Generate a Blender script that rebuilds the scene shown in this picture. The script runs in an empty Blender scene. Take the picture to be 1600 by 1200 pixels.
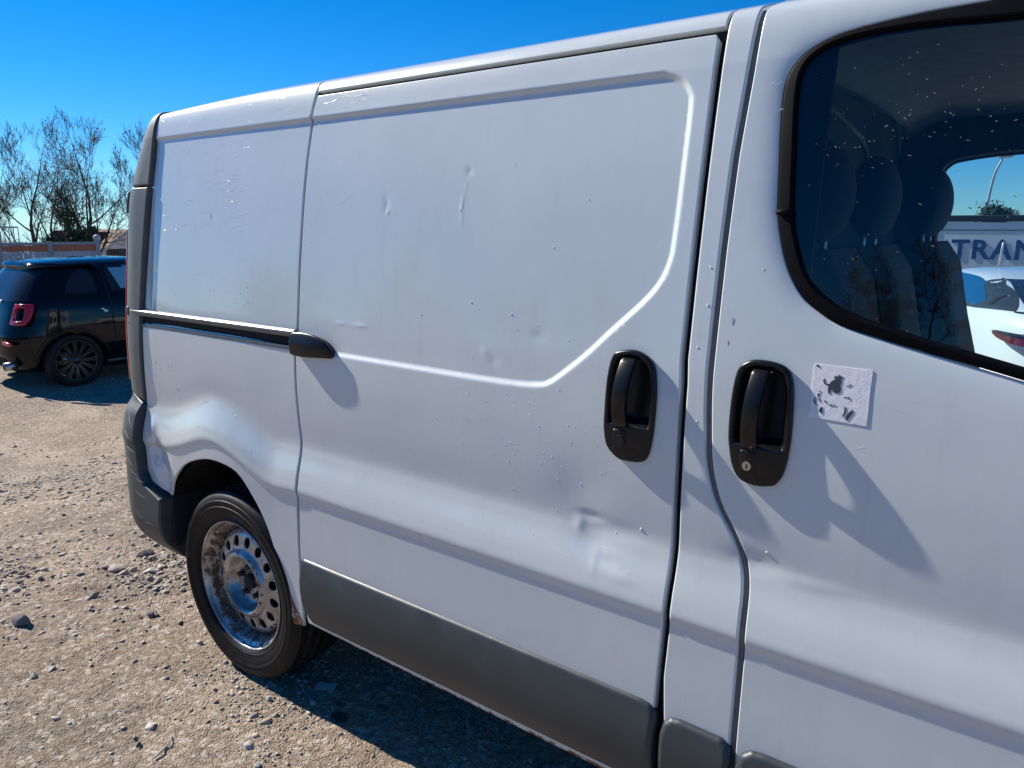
import bpy, bmesh, math, random
import numpy as np
from mathutils import Vector, Matrix
from mathutils.geometry import delaunay_2d_cdt

random.seed(7); RNG = np.random.default_rng(7)
SC = bpy.context.scene
COL = SC.collection
R = math.radians

# ------------------------------------------------------------------ camera, light, exposure
cam = bpy.data.cameras.new('camera'); cam_o = bpy.data.objects.new('camera', cam); COL.objects.link(cam_o)
cam.sensor_width = 36; cam.lens = 27.0; cam.clip_start = 0.05; cam.clip_end = 3000
cam_o.location = (2.155, -1.31, 1.50)
cam_o.rotation_euler = (R(90 - 11.77), 0, R(37.54))
SC.camera = cam_o

SUN_EL, SUN_AZ = R(36), R(5.3)          # light travels towards +X and a little +Y
world = bpy.data.worlds.new('World'); SC.world = world; world.use_nodes = True
wn = world.node_tree; wn.nodes.clear()
sky = wn.nodes.new('ShaderNodeTexSky'); sky.sky_type = 'NISHITA'; sky.sun_disc = False
sky.sun_elevation = SUN_EL; sky.sun_rotation = R(270) - SUN_AZ
sky.air_density = 1.0; sky.dust_density = 0.0; sky.ozone_density = 3.0; sky.altitude = 1200
hs = wn.nodes.new('ShaderNodeHueSaturation'); hs.inputs['Saturation'].default_value = 1.18
bg = wn.nodes.new('ShaderNodeBackground'); bg.inputs['Strength'].default_value = 0.075
wo = wn.nodes.new('ShaderNodeOutputWorld')
tint = wn.nodes.new('ShaderNodeMix'); tint.data_type = 'RGBA'; tint.blend_type = 'MULTIPLY'; tint.inputs[0].default_value = 1; tint.inputs[7].default_value = (0.56, 0.86, 1.18, 1)
wn.links.new(sky.outputs[0], tint.inputs[6]); wn.links.new(tint.outputs[2], hs.inputs['Color']); wn.links.new(hs.outputs[0], bg.inputs[0]); wn.links.new(bg.outputs[0], wo.inputs[0])
sun = bpy.data.lights.new('sun', 'SUN'); sun.energy = 5.0; sun.angle = R(0.53); sun.color = (1, 0.93, 0.82)
sun_o = bpy.data.objects.new('sun', sun); COL.objects.link(sun_o)
LDIR = Vector((math.cos(SUN_EL)*math.cos(SUN_AZ), math.cos(SUN_EL)*math.sin(SUN_AZ), -math.sin(SUN_EL)))
sun_o.rotation_euler = LDIR.to_track_quat('-Z', 'Y').to_euler(); sun_o.location = (-20, -2, 18)
SC.view_settings.view_transform = 'Standard'; SC.view_settings.look = 'None'
SC.view_settings.gamma = 1; SC.view_settings.exposure = 0.60; SC.view_settings.use_curve_mapping = False

# ------------------------------------------------------------------ helpers
def tag(o, label=None, cat=None, group=None, kind=None):
    if label: o['label'] = label
    if cat: o['category'] = cat
    if group: o['group'] = group
    if kind: o['kind'] = kind
    return o

def empty(name, loc=(0, 0, 0), rz=0, parent=None):
    o = bpy.data.objects.new(name, None); COL.objects.link(o)
    o.location = loc; o.rotation_euler = (0, 0, rz); o.empty_display_size = 0.2
    if parent: o.parent = parent
    return o

def link(name, me, mat=None, parent=None, loc=(0, 0, 0), rot=(0, 0, 0)):
    o = bpy.data.objects.new(name, me); COL.objects.link(o)
    o.location = loc; o.rotation_euler = rot
    if mat is not None and not me.materials:
        for m in (mat if isinstance(mat, (list, tuple)) else [mat]): me.materials.append(m)
    if parent: o.parent = parent
    return o

def mesh_np(name, V, F, mat=None, parent=None, smooth=False, loc=(0, 0, 0), rot=(0, 0, 0)):
    me = bpy.data.meshes.new(name)
    V = np.asarray(V, dtype=np.float32)
    if isinstance(F, np.ndarray):
        n, k = F.shape
        me.vertices.add(len(V)); me.vertices.foreach_set('co', V.ravel())
        me.loops.add(n*k); me.loops.foreach_set('vertex_index', F.astype(np.int32).ravel())
        me.polygons.add(n); me.polygons.foreach_set('loop_start', np.arange(0, n*k, k, dtype=np.int32))
        me.update(calc_edges=True)
    else:
        me.from_pydata(V.tolist(), [], F); me.update()
    if smooth: me.polygons.foreach_set('use_smooth', np.ones(len(me.polygons), dtype=bool))
    return link(name, me, mat, parent, loc, rot)

def from_bm(name, bm, mat=None, parent=None, smooth=False, loc=(0, 0, 0), rot=(0, 0, 0), bevel=0, seg=2):
    if bevel:
        bmesh.ops.bevel(bm, geom=[e for e in bm.edges if e.is_manifold and e.calc_face_angle(0) > 0.5], offset=bevel, segments=seg, profile=0.5, affect='EDGES')
    bmesh.ops.recalc_face_normals(bm, faces=bm.faces[:])
    me = bpy.data.meshes.new(name); bm.to_mesh(me); bm.free()
    if smooth: me.polygons.foreach_set('use_smooth', np.ones(len(me.polygons), dtype=bool))
    return link(name, me, mat, parent, loc, rot)

def bm_box(bm, lo, hi, M=None):
    c = [(lo[i]+hi[i])/2 for i in range(3)]; d = [hi[i]-lo[i] for i in range(3)]
    m = Matrix.Translation(c) @ Matrix.Diagonal((*d, 1))
    return bmesh.ops.create_cube(bm, size=1, matrix=(M @ m) if M else m)['verts']

def box(name, lo, hi, mat, parent=None, bevel=0.0, loc=(0, 0, 0), rot=(0, 0, 0)):
    bm = bmesh.new(); bm_box(bm, lo, hi); return from_bm(name, bm, mat, parent, False, loc, rot, bevel)

def prism(name, poly, axis, a, b, mat, parent=None, bevel=0.0, smooth=False):
    """closed 2-D outline extruded from a to b along 'x' or 'y' (poly = the two other coordinates)."""
    bm = bmesh.new()
    def p(u, v, w): return (w, u, v) if axis == 'x' else ((u, w, v) if axis == 'y' else (u, v, w))
    lo = [bm.verts.new(p(u, v, a)) for u, v in poly]; hi = [bm.verts.new(p(u, v, b)) for u, v in poly]
    n = len(poly)
    bm.faces.new(lo); bm.faces.new(hi[::-1])
    for i in range(n): bm.faces.new((lo[i], hi[i], hi[(i+1) % n], lo[(i+1) % n]))
    return from_bm(name, bm, mat, parent, smooth, bevel=bevel)

def tube_arrays(P, r, sides=8, cap=True):
    P = np.asarray(P, float); n = len(P); r = np.broadcast_to(np.asarray(r, float), (n,))
    t = np.gradient(P, axis=0); t /= np.linalg.norm(t, axis=1)[:, None]+1e-9
    up = np.array([0.31, 0.17, 0.93]); 
    if abs(t[0] @ up) > 0.9: up = np.array([0.9, 0.3, 0.1])
    a = np.cross(t, up); a /= np.linalg.norm(a, axis=1)[:, None]+1e-9; b = np.cross(t, a)
    th = np.arange(sides)*2*np.pi/sides
    V = P[:, None, :] + r[:, None, None]*(np.cos(th)[None, :, None]*a[:, None, :] + np.sin(th)[None, :, None]*b[:, None, :])
    V = V.reshape(-1, 3); i = np.arange(n-1)[:, None]*sides; k = np.arange(sides)[None, :]; k2 = (k+1) % sides
    F = np.stack([i+k, i+k2, i+sides+k2, i+sides+k], -1).reshape(-1, 4)
    return V, F

def tube(name, P, r, mat, parent=None, sides=10, loc=(0, 0, 0), rot=(0, 0, 0)):
    V, F = tube_arrays(P, r, sides); F = F.tolist(); n = len(P)
    F.append(list(range(sides))); F.append(list(range((n-1)*sides, n*sides))[::-1])
    bm = bmesh.new(); vs = [bm.verts.new(v) for v in V]
    for f in F: bm.faces.new([vs[i] for i in f])
    return from_bm(name, bm, mat, parent, True, loc, rot)

def lathe(name, prof, mat, parent=None, seg=64, closed=False, loc=(0, 0, 0), rot=(0, 0, 0), smooth=True):
    """profile of (radius, y) turned about the y axis."""
    prof = np.asarray(prof, float); n = len(prof); th = np.arange(seg)*2*np.pi/seg
    V = np.stack([prof[:, 0:1]*np.cos(th), np.repeat(prof[:, 1:2], seg, 1), prof[:, 0:1]*np.sin(th)], -1).reshape(-1, 3)
    rows = n if closed else n-1; F = []
    i = np.arange(rows)[:, None]*seg; i2 = ((np.arange(rows)+1) % n)[:, None]*seg; k = np.arange(seg)[None, :]; k2 = (k+1) % seg
    F = np.stack([i+k, i+k2, i2+k2, i2+k], -1).reshape(-1, 4)
    bm = bmesh.new(); vs = [bm.verts.new(v) for v in V]
    for f in F.tolist():
        try: bm.faces.new([vs[j] for j in f])
        except ValueError: pass
    bmesh.ops.remove_doubles(bm, verts=bm.verts[:], dist=1e-6)
    return from_bm(name, bm, mat, parent, smooth, loc, rot)

def smooth_by_angle(o, ang=35):
    me = o.data; bm = bmesh.new(); bm.from_mesh(me)
    for e in bm.edges: e.smooth = not (e.is_manifold and e.calc_face_angle(0) > R(ang))
    for f in bm.faces: f.smooth = True
    bm.to_mesh(me); bm.free(); return o

def sstep(a, b, x):
    t = np.clip((np.asarray(x, float)-a)/(b-a), 0, 1); return t*t*(3-2*t)
def gauss(x, c, s): return np.exp(-((x-c)/s)**2)

def pchip(xs, ys, x):
    xs = np.asarray(xs, float); ys = np.asarray(ys, float); h = np.diff(xs); d = np.diff(ys)/h
    m = np.zeros(len(xs)); m[0] = d[0]; m[-1] = d[-1]
    for i in range(1, len(xs)-1):
        if d[i-1]*d[i] > 0:
            w1 = 2*h[i]+h[i-1]; w2 = h[i]+2*h[i-1]; m[i] = (w1+w2)/(w1/d[i-1]+w2/d[i])
    x = np.clip(x, xs[0], xs[-1]); k = np.clip(np.searchsorted(xs, x)-1, 0, len(h)-1); t = (x-xs[k])/h[k]
    return ys[k]*(1+2*t)*(1-t)**2 + h[k]*m[k]*t*(1-t)**2 + ys[k+1]*t*t*(3-2*t) + h[k]*m[k+1]*t*t*(t-1)

def catmull(P, n=8, closed=False):
    P = np.asarray(P, float); N = len(P); out = []
    rng = range(N) if closed else range(N-1)
    for i in rng:
        p0 = P[(i-1) % N] if (closed or i > 0) else 2*P[0]-P[1]; p1 = P[i]; p2 = P[(i+1) % N]
        p3 = P[(i+2) % N] if (closed or i+2 < N) else 2*P[-1]-P[-2]
        for t in np.arange(n)/n:
            out.append(0.5*(2*p1+(p2-p0)*t+(2*p0-5*p1+4*p2-p3)*t*t+(3*p1-p0-3*p2+p3)*t**3))
    if not closed: out.append(P[-1])
    return np.array(out)

def densify(P, ds):
    P = np.asarray(P, float); out = []
    for i in range(len(P)):
        a, b = P[i], P[(i+1) % len(P)]; n = max(1, int(np.ceil(np.linalg.norm(b-a)/ds)))
        out.extend(a+(b-a)*k/n for k in range(n))
    return np.array(out)

def inside(pts, poly):
    x, y = pts[:, 0], pts[:, 1]; c = np.zeros(len(pts), bool); n = len(poly)
    for i in range(n):
        x1, y1 = poly[i]; x2, y2 = poly[(i+1) % n]
        if y1 == y2: continue
        k = (y1 > y) != (y2 > y)
        c ^= k & (x < (x2-x1)*(y-y1)/(y2-y1)+x1)
    return c

def dist_poly(pts, poly, closed=True):
    d = np.full(len(pts), 1e9); n = len(poly)
    for i in range(n if closed else n-1):
        a, b = poly[i], poly[(i+1) % n]; ab = b-a; L = ab@ab
        if L < 1e-16: continue
        t = np.clip(((pts-a)@ab)/L, 0, 1); q = pts-a-t[:, None]*ab
        np.minimum(d, np.sqrt((q*q).sum(1)), out=d)
    return d

def area2(P): return 0.5*np.sum(P[:, 0]*np.roll(P[:, 1], -1)-np.roll(P[:, 0], -1)*P[:, 1])

def panel(name, outline, surf, mat, parent=None, holes=(), res=0.014, rows=None, cols=None, extra=None, r=0.003, depth=0.018,
          off=0.0, flip=False, ds=0.011, nr=3, back=False):
    """Sheet cut to a 2-D outline (and holes) in the parameters of surf(u, v) -> 3-D, with rolled edges of radius r."""
    loops = []
    for k, lp in enumerate([outline]+list(holes)):
        lp = densify(lp, ds)
        if (area2(lp) > 0) != (k == 0): lp = lp[::-1]
        nx = np.roll(lp, -1, 0)-np.roll(lp, 1, 0); o2 = np.stack([nx[:, 1], -nx[:, 0]], 1); o2 /= np.linalg.norm(o2, axis=1)[:, None]+1e-12
        loops.append(lp-o2*r)          # the rolled edge then ends on the given outline
    lo, hi = loops[0].min(0), loops[0].max(0)
    ru = cols if cols is not None else np.arange(lo[0]+res*0.5, hi[0], res)
    rv = rows if rows is not None else np.arange(lo[1]+res*0.5, hi[1], res)
    g = np.stack(np.meshgrid(ru, rv, indexing='ij'), -1).reshape(-1, 2)
    if extra is not None and len(extra): g = np.concatenate([g, extra])
    g = g[inside(g, loops[0])]
    for h in loops[1:]: g = g[~inside(g, h)]
    for l in loops: g = g[dist_poly(g, l) > min(res, ds)*0.45]
    verts = []; edges = []
    for l in loops:
        b = len(verts); verts += [Vector(p) for p in l]; n = len(l); edges += [(b+i, b+(i+1) % n) for i in range(n)]
    nb = len(verts); verts += [Vector(p) for p in g]
    cv, ce, cf, ov, oe, of = delaunay_2d_cdt(verts, edges, [], 0, 1e-6)
    uv = np.array([(v.x, v.y) for v in cv]); T = np.array(cf)
    cen = uv[T].mean(1); keep = inside(cen, loops[0])
    for h in loops[1:]: keep &= ~inside(cen, h)
    T = T[keep]
    a = uv[T]; sg = (a[:, 1, 0]-a[:, 0, 0])*(a[:, 2, 1]-a[:, 0, 1])-(a[:, 1, 1]-a[:, 0, 1])*(a[:, 2, 0]-a[:, 0, 0])
    T[sg < 0] = T[sg < 0][:, ::-1]
    def frame(uv):
        h = 6e-4; u, v = uv[:, 0], uv[:, 1]
        p = surf(u, v); pu = (surf(u+h, v)-surf(u-h, v))/(2*h); pv = (surf(u, v+h)-surf(u, v-h))/(2*h)
        n = np.cross(pu, pv); n /= np.linalg.norm(n, axis=1)[:, None]+1e-12
        if flip: n = -n
        return p+n*off, pu, pv, n
    P, PU, PV, N = frame(uv)
    VV, NN, FF = [P], [N], [T]
    base = len(P)
    for l in loops:
        nx = np.roll(l, -1, 0)-np.roll(l, 1, 0); o2 = np.stack([nx[:, 1], -nx[:, 0]], 1); o2 /= np.linalg.norm(o2, axis=1)[:, None]+1e-12
        p, pu, pv, n = frame(l)
        t = pu*o2[:, :1]+pv*o2[:, 1:]; t -= n*(t*n).sum(1)[:, None]; t /= np.linalg.norm(t, axis=1)[:, None]+1e-12
        m = len(l); rings = []
        for k in range(nr+1):
            th = math.pi/2*k/nr
            rings.append((p+t*r*math.sin(th)-n*r*(1-math.cos(th)), math.cos(th)*n+math.sin(th)*t))
        rings.append((p+t*r-n*max(depth, r*1.05), t))
        if back: rings.append((p-n*depth, -n))
        for q, nn in rings: VV.append(q); NN.append(nn)
        i = np.arange(m); i2 = (i+1) % m
        for k in range(len(rings)-1):
            A = base+k*m; B = A+m
            FF.append(np.stack([A+i, B+i, B+i2], 1)); FF.append(np.stack([A+i, B+i2, A+i2], 1))
        base += m*len(rings)
    V = np.concatenate(VV); NRM = np.concatenate(NN); F = np.concatenate(FF)
    if flip: F = F[:, ::-1]
    me = bpy.data.meshes.new(name); k = len(F)
    me.vertices.add(len(V)); me.vertices.foreach_set('co', V.astype(np.float32).ravel())
    me.loops.add(k*3); me.loops.foreach_set('vertex_index', F.astype(np.int32).ravel())
    me.polygons.add(k); me.polygons.foreach_set('loop_start', np.arange(0, k*3, 3, dtype=np.int32))
    me.update(calc_edges=True); me.polygons.foreach_set('use_smooth', np.ones(k, bool))
    NRM = NRM/(np.linalg.norm(NRM, axis=1)[:, None]+1e-12)
    me.normals_split_custom_set_from_vertices(NRM.tolist())
    return link(name, me, mat, parent)

# ------------------------------------------------------------------ materials
class NT:
    def __init__(s, name):
        s.m = bpy.data.materials.new(name); s.m.use_nodes = True; s.t = s.m.node_tree; s.t.nodes.clear()
        s.out = s.t.nodes.new('ShaderNodeOutputMaterial'); s.co = None
    def n(s, typ, **kw):
        nd = s.t.nodes.new(typ)
        for k, v in kw.items():
            if k.startswith('i_'): nd.inputs[k[2:].replace('_', ' ')].default_value = v
            else: setattr(nd, k, v)
        return nd
    def l(s, a, b): s.t.links.new(a, b)
    def coord(s, scale=(1, 1, 1)):
        if s.co is None: s.co = s.n('ShaderNodeTexCoord')
        mp = s.n('ShaderNodeMapping'); mp.inputs['Scale'].default_value = scale; s.l(s.co.outputs['Object'], mp.inputs[0]); return mp.outputs[0]
    def noise(s, scale, detail=4, rough=0.6, stretch=(1, 1, 1)):
        nd = s.n('ShaderNodeTexNoise'); nd.inputs['Scale'].default_value = scale; nd.inputs['Detail'].default_value = detail; nd.inputs['Roughness'].default_value = rough
        s.l(s.coord(stretch), nd.inputs['Vector']); return nd.outputs['Fac']
    def vor(s, scale, feature='F1', out='Distance'):
        nd = s.n('ShaderNodeTexVoronoi', feature=feature); nd.inputs['Scale'].default_value = scale; s.l(s.coord(), nd.inputs['Vector']); return nd.outputs[out]
    def ramp(s, fac, stops):
        nd = s.n('ShaderNodeValToRGB'); cr = nd.color_ramp
        while len(cr.elements) > len(stops): cr.elements.remove(cr.elements[-1])
        while len(cr.elements) < len(stops): cr.elements.new(0.5)
        for e, (p, c) in zip(cr.elements, stops):
            e.position = p; e.color = (c, c, c, 1) if isinstance(c, (int, float)) else (*c, 1)
        s.l(fac, nd.inputs[0]); return nd.outputs[0]
    def mix(s, fac, a, b, mode='MIX'):
        nd = s.n('ShaderNodeMix', data_type='RGBA', blend_type=mode)
        for k, v in ((0, fac), (6, a), (7, b)):
            if hasattr(v, 'node'): s.l(v, nd.inputs[k])
            elif k == 0: nd.inputs[0].default_value = v
            else: nd.inputs[k].default_value = (*v, 1)
        return nd.outputs[2]
    def math(s, op, a, b=0.0):
        nd = s.n('ShaderNodeMath', operation=op)
        for k, v in ((0, a), (1, b)):
            if hasattr(v, 'node'): s.l(v, nd.inputs[k])
            else: nd.inputs[k].default_value = v
        return nd.outputs[0]
    def bump(s, h, strength, dist=0.01, prev=None):
        nd = s.n('ShaderNodeBump'); nd.inputs['Strength'].default_value = strength; nd.inputs['Distance'].default_value = dist
        s.l(h, nd.inputs['Height'])
        if prev is not None: s.l(prev, nd.inputs['Normal'])
        return nd.outputs[0]
    def bsdf(s, color=(0.5,)*3, rough=0.5, metal=0.0, coat=0.0, coat_rough=0.05, normal=None, spec=0.5, **kw):
        b = s.n('ShaderNodeBsdfPrincipled')
        def put(nm, v):
            if hasattr(v, 'node'): s.l(v, b.inputs[nm])
            else: b.inputs[nm].default_value = (*v, 1) if isinstance(v, tuple) and len(v) == 3 else v
        put('Base Color', color); put('Roughness', rough); put('Metallic', metal); put('Coat Weight', coat); put('Coat Roughness', coat_rough); put('Specular IOR Level', spec)
        for k, v in kw.items(): put(k.replace('_', ' '), v)
        if normal is not None: s.l(normal, b.inputs['Normal'])
        s.l(b.outputs[0], s.out.inputs['Surface']); s.b = b
        return s.m

def simple(name, color, rough=0.5, metal=0.0, coat=0.0, var=0.15, scale=20, bump=0.0, bscale=200, spec=0.5):
    t = NT(name); f = t.noise(scale, 5)
    c = t.mix(t.ramp(f, [(0.3, 0.0), (0.7, 1.0)]), tuple(x*(1-var) for x in color), tuple(min(1, x*(1+var)) for x in color))
    nrm = t.bump(t.noise(bscale, 3), bump, 0.002) if bump else None
    return t.bsdf(c, rough, metal, coat, normal=nrm, spec=spec)

def paint_mat(name='van_white_paint'):
    t = NT(name)
    big = t.noise(2.3, 5, 0.6); fine = t.noise(60, 4, 0.7, (1, 1, 0.35)); speck = t.noise(420, 2, 0.5)
    c = t.mix(t.ramp(big, [(0.35, 0.0), (0.7, 1.0)]), (0.62, 0.675, 0.672), (0.675, 0.715, 0.71))
    # road film: dust that gathers on the lower body
    sep = t.n('ShaderNodeSeparateXYZ'); t.l(t.coord(), sep.inputs[0])
    low = t.math('SUBTRACT', 1.0, t.math('MULTIPLY', sep.outputs['Z'], 0.95)); low = t.math('MAXIMUM', low, 0.0)
    dust = t.math('MULTIPLY', low, t.ramp(fine, [(0.35, 0.25), (0.75, 1.0)]))
    c = t.mix(t.math('MULTIPLY', dust, 0.30), c, (0.47, 0.46, 0.44))
    c = t.mix(t.ramp(speck, [(0.70, 0.0), (0.78, 0.35)]), c, (0.35, 0.33, 0.31))
    c = t.mix(t.ramp(t.noise(30, 6, 0.7, (1, 1, 0.06)), [(0.55, 0.0), (0.8, 0.22)]), c, (0.42, 0.42, 0.40))
    rgh = t.math('ADD', t.math('MULTIPLY', dust, 0.25), 0.30)
    n1 = t.bump(t.noise(900, 2), 0.03, 0.001); n1 = t.bump(t.noise(7, 2), 0.03, 0.02, n1)
    return t.bsdf(c, rgh, 0, 0.9, t.math('ADD', t.math('MULTIPLY', dust, 0.2), 0.05), n1)

def rust_paint(name='rusty_white_paint', lo=0.46):
    t = NT(name)
    f = t.noise(26, 6, 0.7); g = t.noise(90, 4, 0.7)
    m = t.ramp(t.math('ADD', t.math('MULTIPLY', f, 0.7), t.math('MULTIPLY', g, 0.3)), [(lo, 0.0), (lo+0.07, 1.0)])
    c = t.mix(m, (0.62, 0.66, 0.62), t.ramp(g, [(0.3, (0.09, 0.036, 0.014)), (0.7, (0.34, 0.15, 0.05))]))
    return t.bsdf(c, t.ramp(m, [(0, 0.4), (1, 0.9)]), normal=t.bump(m, 0.4, 0.003))

def plastic_trim(name, col, rough=0.55, scr=0.0):
    t = NT(name); f = t.noise(14, 5); c = t.mix(t.ramp(f, [(0.3, 0.0), (0.7, 1.0)]), tuple(x*0.85 for x in col), tuple(x*1.15 for x in col))
    c = t.mix(t.ramp(t.noise(45, 6, 0.75, (0.3, 1, 1)), [(0.6, 0.0), (0.85, 0.15)]), c, (0.16, 0.16, 0.155))
    n = t.bump(t.noise(700, 2), 0.25, 0.001)
    return t.bsdf(c, t.ramp(f, [(0.3, rough-0.06), (0.7, rough+0.08)]), normal=n)

def rim_mat():
    t = NT('worn_silver_steel')
    f = t.noise(38, 6, 0.7); g = t.noise(140, 4, 0.7)
    sep = t.n('ShaderNodeSeparateXYZ'); t.l(t.coord(), sep.inputs[0])
    rr = t.math('SQRT', t.math('ADD', t.math('POWER', sep.outputs['X'], 2.0), t.math('POWER', sep.outputs['Z'], 2.0)))
    outer = t.ramp(rr, [(0.092, 0.0), (0.107, 0.095), (0.113, 0.02), (0.165, 0.02), (0.190, 0.12), (0.2100, 0.10), (0.2185, 0.02)])       # rust creeps in from the bead seat and the hub edge
    hubm = t.ramp(rr, [(0.050, 0.09), (0.075, 0.0)])
    v = t.math('ADD', t.math('ADD', t.math('MULTIPLY', f, 0.75), t.math('MULTIPLY', g, 0.25)), t.math('ADD', outer, hubm))
    m = t.ramp(v, [(0.585, 0.0), (0.63, 1.0)])
    c = t.mix(m, t.mix(t.ramp(t.noise(12, 5), [(0.4, 0.0), (0.65, 1.0)]), (0.52, 0.52, 0.52), (0.27, 0.245, 0.22)), t.ramp(g, [(0.3, (0.035, 0.022, 0.014)), (0.7, (0.17, 0.10, 0.05))]))
    return t.bsdf(c, t.ramp(m, [(0, 0.28), (1, 0.85)]), t.ramp(m, [(0, 0.68), (1, 0.0)]), normal=t.bump(t.ramp(v, [(0.56, 1.0), (0.64, 0.0)]), 0.35, 0.002))

def rubber_mat():
    t = NT('tyre_rubber'); f = t.noise(30, 5, 0.7)
    c = t.mix(t.ramp(f, [(0.4, 0.0), (0.8, 1.0)]), (0.006, 0.006, 0.007), (0.018, 0.017, 0.016))
    return t.bsdf(c, t.ramp(f, [(0.3, 0.42), (0.7, 0.65)]), normal=t.bump(t.noise(300, 3), 0.15, 0.001), spec=0.2)

def glass_mat(name, tint, spec_mix=1.0, rough=0.0):
    t = NT(name)
    tr = t.n('ShaderNodeBsdfTransparent'); tr.inputs[0].default_value = (*tint, 1)
    gl = t.n('ShaderNodeBsdfGlossy'); gl.inputs['Roughness'].default_value = rough; gl.inputs[0].default_value = (1, 1, 1, 1)
    fr = t.n('ShaderNodeFresnel'); fr.inputs['IOR'].default_value = 1.5
    mx = t.n('ShaderNodeMixShader'); t.l(fr.outputs[0], mx.inputs[0]); t.l(tr.outputs[0], mx.inputs[1]); t.l(gl.outputs[0], mx.inputs[2])
    t.l(mx.outputs[0], t.out.inputs['Surface']); return t.m

def ground_mat():
    t = NT('gravel_dirt')
    big = t.noise(0.55, 5, 0.6); mid = t.noise(5, 6, 0.65); fine = t.noise(70, 5, 0.7); grit = t.vor(160); grit2 = t.vor(60, 'F1', 'Color')
    sepc = t.n('ShaderNodeSeparateColor'); t.l(grit2, sepc.inputs[0])
    c = t.mix(t.ramp(mid, [(0.3, 0.0), (0.7, 1.0)]), (0.335, 0.255, 0.182), (0.48, 0.385, 0.29))
    c = t.mix(t.ramp(big, [(0.42, 0.0), (0.60, 0.9)]), c, (0.29, 0.238, 0.185)); c = t.mix(t.ramp(t.noise(1.7, 5, 0.65), [(0.50, 0.0), (0.66, 0.7)]), c, (0.57, 0.465, 0.355))
    c = t.mix(t.ramp(fine, [(0.38, 0.75), (0.58, 0.0)]), c, (0.15, 0.11, 0.08))
    c = t.mix(t.ramp(sepc.outputs[0], [(0.75, 0.0), (0.95, 0.6)]), c, (0.62, 0.56, 0.48))
    for cx, cy, q, w_ in ((.435, .05, 22.0, .9), (.385, .095, 38.0, .7), (.50, .17, 30.0, .6)):      # old oil drips where vans have stood
        mp = t.n('ShaderNodeMapping', vector_type='TEXTURE'); mp.inputs['Location'].default_value = (cx, cy, 0); mp.inputs['Scale'].default_value = (1/q*1.15, 1/q*.8, 10); t.l(t.co.outputs['Object'], mp.inputs[0])
        ln = t.n('ShaderNodeVectorMath', operation='LENGTH'); t.l(mp.outputs[0], ln.inputs[0])
        c = t.mix(t.ramp(t.math('ADD', ln.outputs['Value'], t.math('MULTIPLY', fine, 0.5)), [(0.8, w_), (1.3, 0.0)]), c, (0.035, 0.03, 0.026))
    h = t.math('ADD', t.math('MULTIPLY', fine, 0.7), t.math('MULTIPLY', grit, -0.5))
    n = t.bump(h, 1.0, 0.010); n = t.bump(t.noise(24, 4), 0.6, 0.025, n)
    return t.bsdf(c, 0.93, normal=n, spec=0.2)

def stone_mat(name, a, b, d=(0.12, 0.10, 0.085)):
    t = NT(name); nd = t.n('ShaderNodeObjectInfo')
    f = t.noise(55, 5, 0.7); v = t.vor(23, 'F1', 'Color'); s2 = t.n('ShaderNodeSeparateColor'); t.l(v, s2.inputs[0])
    c = t.mix(s2.outputs[0], a, b); c = t.mix(t.ramp(f, [(0.3, 0.5), (0.6, 0.0)]), c, d)
    return t.bsdf(c, 0.9, normal=t.bump(t.noise(160, 4), 0.35, 0.003), spec=0.25)

def gloss_black(name, col):
    return NT(name).bsdf(col, 0.06, 0, 0.0, 0.03, spec=0.32)

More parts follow.
